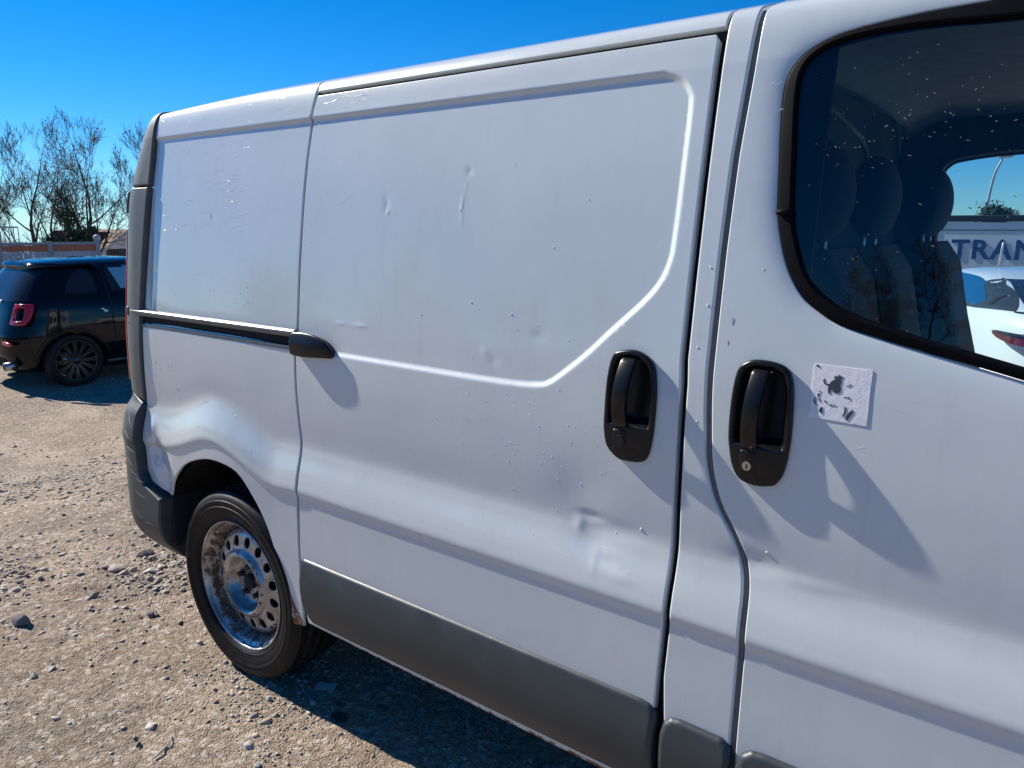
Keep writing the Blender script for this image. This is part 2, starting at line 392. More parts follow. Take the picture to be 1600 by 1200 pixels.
M = dict(
    paint=paint_mat(), rustpaint=rust_paint(), rust=rust_paint('rusted_through_paint', 0.40),
    trim=plastic_trim('grey_side_cladding', (0.037, 0.047, 0.050), 0.40), cover=plastic_trim('grey_corner_plastic', (0.10, 0.108, 0.10), 0.5),
    bumper=plastic_trim('grey_bumper_plastic', (0.060, 0.068, 0.066), 0.5),
    black=simple('black_plastic', (0.006, 0.006, 0.007), 0.3, var=0.2, spec=0.35), blackmat=simple('dark_cavity', (0.012, 0.012, 0.013), 0.9),
    seal=simple('black_rubber_seal', (0.0025, 0.0025, 0.004), 0.55, var=0.2, spec=0.08), greyseal=simple('weathered_grey_seal', (0.16, 0.16, 0.165), 0.6),
    rail=simple('grey_rail', (0.13, 0.13, 0.13), 0.32, 0.3), rim=rim_mat(), tyre=rubber_mat(),
    nut=simple('rusty_nut', (0.06, 0.05, 0.045), 0.6, 0.4, scale=120), chrome=simple('worn_metal', (0.45, 0.45, 0.45), 0.35, 1.0),
    glass=glass_mat('tinted_cab_glass', (0.55, 0.72, 0.78)), glassdark=glass_mat('car_glass', (0.30, 0.42, 0.46)),
    lining=simple('grey_headliner', (0.26, 0.27, 0.27), 0.95, bump=0.2), seat=simple('dark_seat_fabric', (0.016, 0.020, 0.026), 0.95, bump=0.4),
    cab=simple('dark_cab_plastic', (0.05, 0.053, 0.058), 0.7), bulk=simple('bulkhead_panel', (0.03, 0.034, 0.038), 0.75),
    red=NT('red_lamp_plastic').bsdf((0.48, 0.010, 0.026), 0.15, 0, 0.5, 0.03), darkred=NT('dark_red_lamp').bsdf((0.11, 0.004, 0.010), 0.15, 0, 0.5, 0.03), lamp=NT('clear_lamp_plastic').bsdf((0.6, 0.6, 0.6), 0.12, 0.3, 0.6),
    under=simple('underbody', (0.02, 0.02, 0.021), 0.9), spot=NT('drop_highlight_white').bsdf((0.85, 0.86, 0.88), 0.08, 0, 1.0, 0.02),
    scratch=simple('pale_scratch', (0.62, 0.62, 0.60), 0.5), scuff_glint=simple('scuff_glint_white', (0.82, 0.83, 0.84), 0.18), dirt=simple('dried_dirt_speck', (0.22, 0.23, 0.23), 0.9),
    smudge=simple('brown_smudge', (0.50, 0.51, 0.48), 0.6),
    ground=ground_mat(), stone=stone_mat('gravel_stone', (0.30, 0.255, 0.205), (0.56, 0.50, 0.43)),
    rockd=stone_mat('dark_rock', (0.16, 0.15, 0.15), (0.24, 0.22, 0.21)), rockl=stone_mat('pale_rock', (0.45, 0.41, 0.36), (0.58, 0.54, 0.48), (0.25, 0.2, 0.16)),
    rockb=stone_mat('blue_grey_rock', (0.26, 0.29, 0.31), (0.34, 0.36, 0.37)),
    carblack=gloss_black('black_car_paint', (0.004, 0.005, 0.007)), carwhite=NT('white_car_paint').bsdf((0.80, 0.81, 0.81), 0.3, 0, 1.0, 0.04),
    alloy=simple('dark_alloy', (0.045, 0.047, 0.05), 0.3, 0.8),
    bark=simple('bark', (0.075, 0.060, 0.048), 0.9, scale=9, var=0.35), twig=simple('twig_bark', (0.085, 0.066, 0.050), 0.9, scale=5, var=0.3),
    leafb=simple('dry_brown_leaf', (0.085, 0.065, 0.030), 0.85, scale=3, var=0.4), leafg=simple('pine_needles', (0.040, 0.060, 0.026), 0.8, scale=2, var=0.45),
    fencew=simple('pale_fence_board', (0.40, 0.41, 0.43), 0.6, scale=3), fenceo=simple('orange_board', (0.42, 0.13, 0.055), 0.6), fencep=simple('grey_fence_steel', (0.24, 0.26, 0.29), 0.45, 0.2),
    housew=simple('white_render', (0.78, 0.77, 0.75), 0.9, scale=2), tile=simple('brown_roof_tile', (0.095, 0.048, 0.036), 0.85, scale=2, var=0.3), darktile=simple('dark_roof_tile', (0.045, 0.038, 0.036), 0.85, scale=2),
    wood=simple('pale_barge_board', (0.55, 0.50, 0.44), 0.7), shutter=simple('dark_shutter', (0.05, 0.06, 0.065), 0.6), pane=gloss_black('window_pane', (0.02, 0.025, 0.03)),
    trailer=simple('grey_trailer_side', (0.62, 0.64, 0.66), 0.5, scale=1.5), navy=simple('navy_lettering', (0.012, 0.055, 0.19), 0.5), lampgrey=simple('lamp_post_grey', (0.40, 0.41, 0.42), 0.45, 0.3),
    white=simple('white_sticker', (0.80, 0.80, 0.83), 0.55, var=0.05, scale=60, bump=0.25, bscale=130), ink=simple('faded_black_ink', (0.035, 0.05, 0.055), 0.6),
    paper=simple('scrap_of_card', (0.45, 0.46, 0.46), 0.7), wet=simple('dark_oil_patch', (0.035, 0.032, 0.03), 0.4),
)


# ------------------------------------------------------------------ ground: one sheet out to the horizon
def vnoise(x, y, s, seed):
    r = np.random.default_rng(seed); G = r.random((256, 256)); X, Y = x*s, y*s
    i, j = np.floor(X).astype(int), np.floor(Y).astype(int); fx, fy = X-i, Y-j; fx = fx*fx*(3-2*fx); fy = fy*fy*(3-2*fy)
    g = lambda a, b: G[a % 256, b % 256]
    return (g(i, j)*(1-fx)+g(i+1, j)*fx)*(1-fy)+(g(i, j+1)*(1-fx)+g(i+1, j+1)*fx)*fy-0.5

def ground_z(x, y, fine=True):
    x = np.asarray(x, float); y = np.asarray(y, float)
    dx = np.maximum(np.maximum(-0.6-x, x-3.4), 0); dy = np.maximum(np.maximum(-1.5-y, y-2.2), 0); d = np.hypot(dx, dy)
    z = -0.293*sstep(0.6, 4.6, d)
    z = z-(4.2*sstep(22, 55, np.hypot(x, y))+.034*np.maximum(np.hypot(x, y)-55, 0))*sstep(-12, 4, y)
    if fine:
        near = 1-sstep(9, 16, np.hypot(x, y))
        z = z+near*(0.030*vnoise(x, y, 1.1, 1)+0.016*vnoise(x, y, 4.3, 2)+0.010*vnoise(x, y, 13, 3)+0.006*vnoise(x, y, 37, 4)+0.004*vnoise(x, y, 90, 5))*(0.35+0.65*sstep(0.15, 0.5, np.hypot(np.maximum(abs(x)-0.15, 0), np.maximum(abs(y-0.1)-0.12, 0))))
    return z

def lines(lo, hi, st, far, gr=1.16):
    c = list(np.arange(lo, hi+st/2, st)); s = st; a = c[0]; b = c[-1]; L, Rr = [], []
    while a > -far: s *= gr; a -= s; L.append(a)
    s = st
    while b < far: s *= gr; b += s; Rr.append(b)
    return np.array(L[::-1]+c+Rr)
gx = lines(-2.8, 1.2, 0.012, 900, 1.05); gy = lines(-0.8, 1.0, 0.012, 900, 1.05)
GX, GY = np.meshgrid(gx, gy, indexing='ij'); GZ = ground_z(GX, GY)
nx_, ny_ = len(gx), len(gy); ii = (np.arange(nx_-1)[:, None]*ny_+np.arange(ny_-1)[None, :])
GF = np.stack([ii, ii+ny_, ii+ny_+1, ii+1], -1).reshape(-1, 4)
g_o = mesh_np('ground', np.stack([GX, GY, GZ], -1).reshape(-1, 3), GF, M['ground'], smooth=True); tag(g_o, kind='structure')

# loose gravel (uncountable)
ico = bmesh.new(); bmesh.ops.create_icosphere(ico, subdivisions=1, radius=1); ico.verts.ensure_lookup_table()
IV = np.array([v.co[:] for v in ico.verts]); IF = np.array([[v.index for v in f.verts] for f in ico.faces]); ico.free()
def pebbles(n, rmin, rmax, smin, smax, seed, patch=True, seam=None):
    r = np.random.default_rng(seed)
    rad = rmin*(rmax/rmin)**r.random(n); th = R(90)+R(37.54)+R(-26)+r.random(n)*R(72)
    x = 2.155+rad*np.cos(th); y = -1.31+rad*np.sin(th)
    if seam is not None:          # a drift of coarser stones along a wheel track
        (ax, ay), (bx_, by_), sg = seam; t = r.random(n)*1.25-.2; x = ax+(bx_-ax)*t+r.normal(0, sg, n); y = ay+(by_-ay)*t+r.normal(0, sg, n); rad = np.full(n, 2.2); patch = False
        k = r.random(n) < np.clip(.55+1.6*vnoise(x, y, 3.1, 24), .05, 1); x, y, rad = x[k], y[k], rad[k]; n = len(x)
    if patch:
        w = vnoise(x, y, 1.6, 21)+0.6*vnoise(x, y, 5, 22); k = r.random(n) < np.clip(-0.10+2.3*w+0.85*gauss(x+y*0.35, -1.22, 0.34), 0.035, 1)
        x, y, rad = x[k], y[k], rad[k]; n = len(x)
    s = smin*(smax/smin)**(r.random(n)**2.6)
    s = s*np.clip(rad/2.2, 1, 2.2)
    z = ground_z(x, y)
    sc = np.stack([s*r.uniform(0.8, 1.5, n), s*r.uniform(0.7, 1.1, n), s*r.uniform(0.35, 0.75, n)], 1)
    V = IV[None]*(1+r.uniform(-0.48, 0.32, (n, len(IV), 1)))*sc[:, None, :]
    a = r.random(n)*2*np.pi; ca, sa = np.cos(a)[:, None], np.sin(a)[:, None]
    tx = r.uniform(-0.35, 0.35, (n, 1))
    V = np.stack([V[..., 0]*ca-V[..., 1]*sa, V[..., 0]*sa+V[..., 1]*ca, V[..., 2]+tx*V[..., 0]], -1)
    V += np.stack([x, y, z+sc[:, 2]*0.22], 1)[:, None, :]
    F = IF[None]+np.arange(n)[:, None, None]*len(IV)
    return V.reshape(-1, 3), F.reshape(-1, 3)
A = [pebbles(110000, 1.4, 4.5, 0.0015, 0.0070, 31), pebbles(30000, 2.0, 10, 0.003, 0.011, 32), pebbles(4200, 1.9, 6, 0.006, 0.015, 33),
     pebbles(4200, 2, 3, 0.0035, 0.0150, 34, seam=((-1.75, -.40), (-.88, .28), .17)), pebbles(700, 2, 3, 0.006, 0.020, 35, seam=((-1.3, -.05), (-.95, .24), .11)), pebbles(3000, 2, 3, 0.004, 0.016, 36, seam=((-3.6, .2), (-2.2, 1.1), .30))]
VV = []; FF = []; b = 0
for v, f in A: VV.append(v); FF.append(f+b); b += len(v)
tag(mesh_np('gravel', np.concatenate(VV), np.concatenate(FF), M['stone']), kind='stuff')

def rock(x, y, size, mat, label, seed, flat=0.6, sharp=0.3, rz=0.0):
    r = random.Random(seed); bm = bmesh.new(); bmesh.ops.create_icosphere(bm, subdivisions=3, radius=1)
    pl = [(Vector((r.uniform(-1, 1), r.uniform(-1, 1), r.uniform(-1, 1))).normalized(), r.uniform(0.55, 0.85)) for _ in range(11)]
    for v in bm.verts:
        for n, d in pl:
            k = v.co.dot(n)
            if k > d: v.co -= n*(k-d)*0.93
        v.co *= 1+r.uniform(-0.025, 0.025)*sharp*2
        v.co = Vector((v.co.x*size*1.1, v.co.y*size*0.8, v.co.z*size*flat))
    o = from_bm('rock', bm, mat, None, False, (x, y, float(ground_z(x, y))+size*flat*0.42), (r.uniform(-.2, .2), r.uniform(-.2, .2), rz)); smooth_by_angle(o, 22)
    return tag(o, label, 'rock', 'larger rocks lying loose on the gravel')
rock(-0.955, -0.325, 0.034, M['rockd'], 'dark grey angular rock casting a short shadow at the left edge of the dirt', 3, 0.75, rz=0.4)
rock(-0.55, -0.44, 0.015, M['stone'], 'small brown pointed stone on smooth dirt below the dark angular rock', 5, 0.8)
rock(-0.68, -0.62, 0.018, M['rockl'], 'small pale stone on smooth dirt near the lower left corner', 6, 0.5)
rock(-1.16, 0.13, 0.040, M['stone'], 'broad flat tan rock in the gravel patch beside the rear tyre', 8, 0.42, rz=0.2)
rock(-1.02, 0.215, 0.033, M['rockl'], 'rounded pale rock nearest the bumper corner in the gravel patch', 9, 0.5, rz=0.9)
rock(-1.22, 0.29, 0.038, M['rockd'], 'grey wedge shaped rock farthest back in the gravel patch by the bumper', 10, 0.55, rz=1.6)
rock(-0.66, 0.02, 0.022, M['rockd'], 'dark small rock in the gravel just left of the rear tyre', 11, 0.5)
rock(0.01, -0.33, 0.022, M['rockl'], 'flat layered pale stone on the open dirt below the rear wheel', 12, 0.4)
rock(0.065, -0.395, 0.012, M['rockd'], 'tiny dark stone beside the dry twig', 14, 0.7)
rock(0.185, -0.03, 0.013, M['rockl'], 'white pebble at the edge of the shadow under the rear tyre', 15, 0.7)
rock(0.42, -0.235, 0.012, M['rockb'], 'small blue grey stone on the dirt near the bottom edge', 16, 0.55)
rock(0.33, -0.20, 0.018, M['rockl'], 'crumbly pale stone just above the blue grey one', 17, 0.45)
rock(0.42, -0.29, 0.014, M['rockl'], 'pale round stone cut by the bottom edge of the photo', 18, 0.7)
P = catmull([(0.165, -0.40, 0.004), (0.155, -0.375, 0.010), (0.145, -0.36, 0.006), (0.13, -0.335, 0.010), (0.10, -0.315, 0.004)], 5)
P[:, 2] += ground_z(P[:, 0], P[:, 1])
tag(tube('twig', P, np.linspace(0.0035, 0.0015, len(P)), M['rockl'], None, 5), 'thin pale dry twig lying on the dirt near the bottom edge', 'twig')
bm = bmesh.new(); bm_box(bm, (-0.035, -0.016, 0), (0.035, 0.016, 0.002))
tag(from_bm('paper_scrap', bm, M['paper'], None, loc=(0.285, 0.118, float(ground_z(0.285, 0.118))+0.010), rot=(0.12, -0.1, 0.5)), 'pale scrap of card lying in the shadow under the van', 'litter')

# ------------------------------------------------------------------ the van.  x forward (0 = rear axle), y inward from its right side, z up
W = 1.90
YC = np.array([(.20, .020), (.24, .014), (.31, .0005), (.52, .0012), (.69, .0050), (.7085, .0052), (.727, .0006), (.733, 0), (.76, .004), (.850, .0265), (.865, .0290), (.882, .0298), (.95, .0290), (1.05, .0310), (1.143, .0365),
               (1.3, .053), (1.45, .071), (1.6, .0915), (1.79, .125)])
RC = np.array([(.125, 1.79), (.1405, 1.85), (.151, 1.874), (.164, 1.887), (.185, 1.8955), (.205, 1.9012), (.30, 1.922), (.5, 1.945), (.95, 1.960)])
_s1 = np.arange(.20, 1.79, .0015); _y1 = pchip(YC[:, 0], YC[:, 1], _s1)
_arc = np.concatenate([[0], np.cumsum(np.hypot(*np.diff(RC, axis=0).T))])
_s2 = np.arange(1.79, 1.79+_arc[-1], .0015); _y2 = pchip(_arc, RC[:, 0], _s2-1.79); _z2 = pchip(_arc, RC[:, 1], _s2-1.79)
ST = np.concatenate([_s1, _s2]); YT = np.concatenate([_y1, _y2]); ZT = np.concatenate([_s1, _z2])
_k = np.exp(-0.5*(np.arange(-6, 7)*.0015/.0028)**2); _k /= _k.sum()
def _sm(a): return np.convolve(np.pad(a, 6, mode='reflect', reflect_type='odd'), _k, mode='valid')
YT, ZT = _sm(YT), _sm(ZT)
_hy = np.gradient(YT, ST)
def YS(s): return np.interp(s, ST, YT)
def ZS(s): return np.interp(s, ST, ZT)
S_MAX = float(ST[-1])

EMB = np.array([(-2, 1.7905), (1.4256, 1.7935), (1.4675, 1.7767), (1.4891, 1.7511), (1.4966, 1.7181), (1.4962, 1.5918), (1.4924, 1.4759), (1.487, 1.4274), (1.4683, 1.382), (1.4324, 1.3387), (1.3667, 1.2775), (1.3113, 1.2238), (1.2476, 1.1716), (1.2236, 1.1555), (1.1936, 1.1452), (1.1009, 1.1395), (0.8673, 1.1400), (0.5493, 1.1424), (-2, 1.1424)])
_ring = catmull(EMB[1:18], 5); EMB_D = np.concatenate([EMB[:1], _ring, EMB[18:]])
def emboss(x, s):
    p = np.stack([x, s], 1); d = np.zeros(len(p)); k = inside(p, EMB); k2 = inside(p, EMB_D)
    dd = dist_poly(p, EMB_D); return .0075*sstep(0, .017, np.where(k2, dd, 0))
DINGS = [(.929, 1.537, -.0010, .005, .007), (.931, 1.555, -.0006, .005, .010), (.938, 1.585, -.0005, .005, .007), (.932, 1.512, -.0004, .005, .010), (.681, 1.529, -.0009, .005, .006), (.675, 1.55, .0010, .010, .02),
         (.945, 1.62, .0010, .01, .01), (1.03, 1.21, -.0006, .010, .010), (1.06, 1.19, .0006, .014, .012), (.60, 1.235, -.0010, .022, .006), (.52, 1.235, -.0007, .018, .006), (1.18, 1.26, .0010, .02, .012), (-.12, 1.52, .0010, .008, .012), (-.46, 1.34, .0015, .012, .014),
         (1.39, .80, .0012, .03, .012), (1.43, .775, -.0008, .03, .01), (1.36, .79, -.0007, .01, .03)]
def dents(x, s):
    d = .0009*np.sin(x*5.1+s*2.2+.6)*np.sin(s*4.4-x*1.3)*sstep(.9, 1.2, s)+.0005*np.sin(x*11+1)*np.sin(s*9+x*3)*sstep(.85, 1.1, s)
    for a, b, h, p, q in DINGS: d = d+h*gauss(x, a, p)*gauss(s, b, q)
    # the pinch below the handle: a pushed in crease across the shoulder
    d = d+.0034*gauss(x, 1.350, .045)*gauss(s, .835, .038)+.0030*gauss(x, 1.31, .07)*gauss(s, .94, .06)-.0017*gauss(x, 1.312, .013)*gauss(s, .862, .016)+.0022*gauss(x, 1.338, .030)*gauss(s, .885, .010)+.0018*gauss(x, 1.42, .06)*gauss(s, .872, .020)
    d = d+.0035*gauss(x, 1.70, .05)*gauss(s, .88, .02)-.0015*gauss(x, 1.8, .06)*gauss(s, .865, .012)
    # rear corner: crumpled ahead of the bumper
    d = d+.020*gauss(x, -.455, .055)*gauss(s, .70, .055)+.010*gauss(x, -.40, .03)*gauss(s, .60, .06)-.004*gauss(x, -.475, .02)*gauss(s, .79, .03)+.006*gauss(x, -.50, .018)*gauss(s, 1.36, .16)
    return d
def flare(x): return .085*gauss(x, -.075, .205)-.012*gauss(x, .22, .07)
def corner(x, s):
    x0 = -.57+.10*sstep(1.55, 1.95, s); r = .22; u = np.maximum(x0-x, 0); a = np.minimum(u/r, 1.75)
    return np.where(u > 0, x0-r*np.sin(a), x), np.where(u > 0, r*(1-np.cos(a)), 0)
def van_surf(emb=False, quarter=False, dent=True, add=None, side=1):
    def f(x, s):
        x = np.asarray(x, float); s = np.asarray(s, float); s2 = s
        if quarter: s2 = s-flare(x)*sstep(.50, .70, s)*(1-sstep(.93, 1.13, s))
        y = YS(s2); z = ZS(s)
        if quarter: y = y-.010*gauss(x, -.06, .30)*gauss(s, .74, .16)
        if emb: y = y+emboss(x, s)
        if dent: y = y+dents(x, s)
        top = sstep(1.80, 1.95, s); z = z-.022*np.clip((.25-x)/.75, 0, 1.5)**2*top
        X, dy = corner(x, s); y = y+dy
        if add is not None: y = y+add(x, s)
        # the nose tapers in ahead of the door
        y = y+.28*np.clip((x-2.75)/1.1, 0, 1)**2.2
        return np.stack([X, y if side == 1 else W-y, z], 1)
    return f
ROWS = np.unique(np.round(np.concatenate([np.arange(.25, .69, .014), np.arange(.69, .76, .0035), np.arange(.76, .90, .006), np.arange(.90, 1.76, .013), np.arange(1.76, 1.92, .005), np.arange(1.92, 2.3, .02)]), 5))
def emb_extra(x0, x1):
    e = densify(EMB_D, .010)[:-1]; nx = np.roll(e, -1, 0)-np.roll(e, 1, 0); n = np.stack([nx[:, 1], -nx[:, 0]], 1); n /= np.linalg.norm(n, axis=1)[:, None]+1e-9
    if inside(e[40:41]+n[40:41]*.01, EMB_D)[0] is False or not inside((e+n*.01)[60:61], EMB_D)[0]: n = -n
    P = np.concatenate([e+n*d for d in (-.004, .0005, .004, .0085, .013, .017, .021)]); k = (P[:, 0] > x0) & (P[:, 0] < x1); return P[k]
def around(cx, cy, rx, ry, n): 
    a = np.stack(np.meshgrid(np.linspace(-1, 1, n), np.linspace(-1, 1, n)), -1).reshape(-1, 2); return a*np.array([rx, ry])+np.array([cx, cy])

RH = [(1.3654, 1.1109), (1.3667, 1.1913), (1.3763, 1.2385), (1.3975, 1.251), (1.4278, 1.254), (1.4558, 1.244), (1.4706, 1.2278), (1.4776, 1.2046), (1.4818, 1.1593), (1.4794, 1.0827), (1.4696, 1.0402), (1.4529, 1.029), (1.4252, 1.0265), (1.4034, 1.0292), (1.3772, 1.049), (1.3675, 1.080)]
FH = [(1.6321, 1.1226), (1.632, 1.1857), (1.6385, 1.2374), (1.6553, 1.256), (1.6773, 1.2616), (1.7105, 1.2591), (1.7302, 1.2505), (1.74, 1.2327), (1.7455, 1.201), (1.7482, 1.1278), (1.7428, 1.0713), (1.7317, 1.0436), (1.7186, 1.0346), (1.6907, 1.0307), (1.6614, 1.0378), (1.6448, 1.0609), (1.6361, 1.0943)]
def shrink(o, k): o = np.asarray(o); c = (o.max(0)+o.min(0))/2; return catmull(c+(o-c)*k, 3, True)
van = tag(empty('delivery_van'), 'white panel van with a dented sliding door, worn steel wheel and grey cladding', 'van')
# --- rear quarter panel
GAPR = [(.3587, 1.90), (.3570, 1.8504), (.3483, 1.7905), (.3409, 1.6715), (.3377, 1.5159), (.3350, 1.3704), (.3350, 1.21), (.3340, 1.1362), (.3375, 1.0307), (.3510, .885), (.3530, .7519), (.3500, .6855), (.3480, .5573), (.3490, .5255)]
gl = np.array(GAPR); gap_x = lambda s: float(np.interp(-s, -gl[:, 1], gl[:, 0]))
ARCH = catmull([(-.3836, .5572), (-.347, .6205), (-.2651, .6925), (-.1549, .7347), (-.0575, .748), (.0537, .7317), (.1302, .6664), (.1874, .5914), (.2236, .5127), (.2584, .42), (.2855, .3379), (.2987, .2899)], 4)
QE = [(-.500, 2.02), (-.4896, 1.80), (-.4901, 1.7152), (-.4955, 1.636), (-.512, 1.452), (-.525, 1.2618), (-.532, 1.1239), (-.535, 1.0), (-.537, .8766), (-.540, .7622), (-.530, .625), (-.500, .585)]
quarter_outline = QE+[tuple(p) for p in ARCH]+[(.3475, .300), (.3450, .40)]+[(a-.0045, b) for a, b in GAPR[::-1]]+[(.3545, 2.02)]
ex = np.concatenate([emb_extra(-.5, .35), around(-.45, .70, .10, .14, 22)])
quarter = panel('rear_quarter_panel', quarter_outline, van_surf(True, True), M['paint'], van, rows=ROWS, res=.015, extra=ex, r=.0035, depth=.009)
# rusted strip at the foot of the arch, a wafer of flaking paint following the lip
ft = catmull([(.2500, .475), (.2750, .425), (.3060, .365), (.332, .330), (.3445, .315)], 4)
lowr = [(.3445, .3025), (.3020, .2925), (.2880, .3379), (.2605, .42), (.2400, .470)]
panel('rust_patch', [tuple(p) for p in ft]+lowr, van_surf(False, True), M['rust'], quarter, res=.006, off=.0016, r=.0006, depth=.001, ds=.006)

# --- sliding door
GAPF = [(1.5306, 1.8504), (1.5285, 1.6245), (1.5255, 1.3936), (1.5245, 1.2462), (1.5285, 1.197), (1.5308, 1.0452), (1.5315, .886), (1.5324, .8089), (1.5320, .7316), (1.5244, .5905), (1.5203, .4972), (1.519, .318)]
d_out = [(.3625, 1.850)]+[(a+.0020, b) for a, b in GAPR[2:]]+[(.352, .45), (.358, .36), (.372, .318)]+[(a-.001, b) for a, b in GAPF[::-1][:-1]]+[(1.5285, 1.838), (1.5215, 1.8490)]
ex = np.concatenate([emb_extra(.35, 1.53), around(1.345, .85, .10, .12, 36), around(.93, 1.545, .03, .08, 18), around(.681, 1.529, .02, .025, 10), around(1.045, 1.2, .04, .03, 10), around(.56, 1.235, .07, .02, 14)])
door = panel('sliding_door', d_out, van_surf(True), M['paint'], van, holes=[shrink(RH, .93)], rows=ROWS, res=.0145, extra=ex, r=.0035)
# --- pillar behind the cab door
PF = np.array([(1.607, 1.90), (1.6010, 1.7715), (1.5922, 1.6212), (1.5877, 1.4537), (1.5862, 1.2816), (1.5870, 1.2043), (1.5935, 1.1178), (1.6015, 1.0478), (1.6226, .9816), (1.6592, .9203), (1.6811, .8689), (1.6911, .8167), (1.6948, .7306), (1.6931, .6153), (1.6917, .5025), (1.690, .318)])
PFd = np.concatenate([PF[:4], catmull(PF[3:13], 4), PF[13:]])
p_out = [(1.545, .318), (1.546, .42)]+[(a+.0125, b) for a, b in GAPF[::-1][2:]]+[(1.5445, 1.90), (1.553, 2.06), (1.620, 2.06)]+[(a-.0075, b) for a, b in PFd]
panel('body_pillar', p_out, van_surf(False), M['paint'], van, rows=ROWS, res=.012, r=.0045)
# --- front door with its window opening
SEAL = catmull([(2.40, 1.832), (2.0047, 1.8379), (1.9576, 1.8350), (1.8664, 1.8315), (1.7687, 1.8208), (1.7170, 1.8064), (1.6835, 1.7837), (1.6650, 1.7491), (1.6630, 1.6991), (1.6707, 1.6018), (1.6779, 1.5215), (1.6931, 1.459), (1.7122, 1.4129), (1.7392, 1.3743), (1.7737, 1.348), (1.8076, 1.3309), (1.8829, 1.3115), (1.9811, 1.2898), (2.0765, 1.2687), (2.35, 1.205), (2.60, 1.155), (2.70, 1.19), (2.66, 1.33), (2.50, 1.70)], 5, True)
GLASS = catmull([(2.36, 1.798), (2.0096, 1.8055), (1.9161, 1.8110), (1.8208, 1.8121), (1.7448, 1.8025), (1.7094, 1.7856), (1.6910, 1.7601), (1.6881, 1.7129), (1.6951, 1.629), (1.7048, 1.5213), (1.7187, 1.465), (1.7407, 1.414), (1.7698, 1.3816), (1.8229, 1.3505), (1.8804, 1.3337), (1.979, 1.3086), (2.0743, 1.2868), (2.35, 1.225), (2.57, 1.185), (2.65, 1.21), (2.62, 1.32), (2.46, 1.67)], 5, True)
c_seal = SEAL
bulge = lambda x, s: .006*np.exp(-np.maximum(dist_poly(np.stack([x, s], 1), SEAL), 0)/.022)*(s > 1.0)
fd_out = [(1.690+.006, .318)]+[(a+.0045, b) for a, b in PFd[::-1][:-1]]+[(1.609, 1.885), (1.64, 1.93), (2.40, 1.905), (2.58, 1.72), (2.80, 1.25), (2.80, .85), (2.70, .74), (2.66, .318)]
fdoor = panel('front_door', fd_out, van_surf(False, add=bulge), M['paint'], van, holes=[c_seal, shrink(FH, .93)], rows=ROWS, res=.0145, extra=np.concatenate([densify(catmull(SEAL*1.0, 1, True), .012)+np.array([[-.012, -.004]]), around(1.7, .88, .1, .05, 14)]), r=.0035)
panel('window_seal', SEAL, van_surf(False, dent=False, add=bulge), M['seal'], fdoor, holes=[GLASS], res=.012, off=.003, r=.005, depth=.02, ds=.009)
gin = GLASS
panel('window_glass', GLASS, van_surf(False, dent=False, add=lambda x, s: .010+0*x), M['glass'], fdoor, res=.05, r=.001, depth=.005, off=0, ds=.03)
b_ = bmesh.new(); bmesh.ops.create_icosphere(b_, subdivisions=2, radius=1, matrix=Matrix.Translation((1.6915, float(YS(1.520))-.003, 1.520)) @ Matrix.Diagonal((.0150, .0050, .0070, 1))); from_bm('seal_joint', b_, M['seal'], fdoor, True)
# dark jamb behind the gaps, grey rubber in the cab door gap
for a, b in ((.30, .40), (1.49, 1.58), (1.55, 1.74)):
    panel('door_jamb', [(a, .30), (b, .30), (b, 1.93), (a, 1.93)], van_surf(False, dent=False), M['blackmat'], van, res=.05, off=-.024, r=.001, depth=.01)
panel('door_seal', [(a-.0085, b) for a, b in PFd[::-1]]+[(a+.0015, b) for a, b in PFd], van_surf(False, dent=False), M['greyseal'], van, res=.02, off=-.0075, r=.001, depth=.015)
panel('gutter_seal', [(.34, 1.840), (1.545, 1.840), (1.545, 1.885), (.34, 1.885)], van_surf(False, dent=False), M['blackmat'], van, res=.03, off=-.012, r=.001, depth=.01)
# --- roof
panel('roof_edge', [(.3605, 1.8600), (1.5385, 1.8600), (1.5465, 2.06), (.3605, 2.06)], van_surf(False, dent=False), M['paint'], van, rows=ROWS, res=.02, r=.003)
rs = lambda x, t: np.stack([x, np.where(t < S_MAX, YS(t), W-YS(2*S_MAX-t)), np.where(t < S_MAX, ZS(t), ZS(2*S_MAX-t))-.022*np.clip((.25-x)/.75, 0, 1.5)**2], 1)
panel('roof', [(-.50, 2.045), (2.45, 2.045), (2.62, 2.25), (2.68, S_MAX), (2.62, 2*S_MAX-2.25), (2.45, 2*S_MAX-2.045), (-.50, 2*S_MAX-2.045)], rs, M['paint'], van, res=.06, off=-.002, r=.004)
panel('front_roof_edge', [(1.626, 1.93), (1.66, 1.945), (2.40, 1.92), (2.45, 2.06), (1.628, 2.06)], van_surf(False, dent=False), M['paint'], van, rows=ROWS, res=.03, r=.003)
# --- left flank (far side)
lf = van_surf(False, dent=False, side=2)
LG = [(a, b) for a, b in GLASS]; 
panel('left_side_panel', [(-.50, 2.05), (-.535, .62), (-.385, .5572)]+[tuple(p) for p in ARCH]+[(1.60, .30), (1.61, 2.05)], lf, M['paint'], van, rows=ROWS[::2], res=.05, flip=True)
ap = catmull([(1.672, .50), (1.672, 1.0), (1.668, 1.54), (1.672, 1.66), (1.69, 1.695), (1.735, 1.712), (1.90, 1.726), (2.30, 1.728), (2.42, 1.70), (2.52, 1.55), (2.68, 1.20), (2.70, 1.0), (2.66, .50)], 4, True)
for nm, o_, mt, fl in (('door_frame', -.02, M['paint'], True), ('door_frame_trim', -.085, M['cab'], False)):
    panel(nm, [(1.535, .42), (2.80, .42), (2.80, 1.20), (2.56, 1.74), (2.42, 1.86), (1.535, 1.86)], (lambda k: lambda x, s: np.stack([x, W-YS(s)+k, s], 1))(o_), mt, van, holes=[ap], res=.04, r=.014, depth=.04, ds=.02, flip=fl)
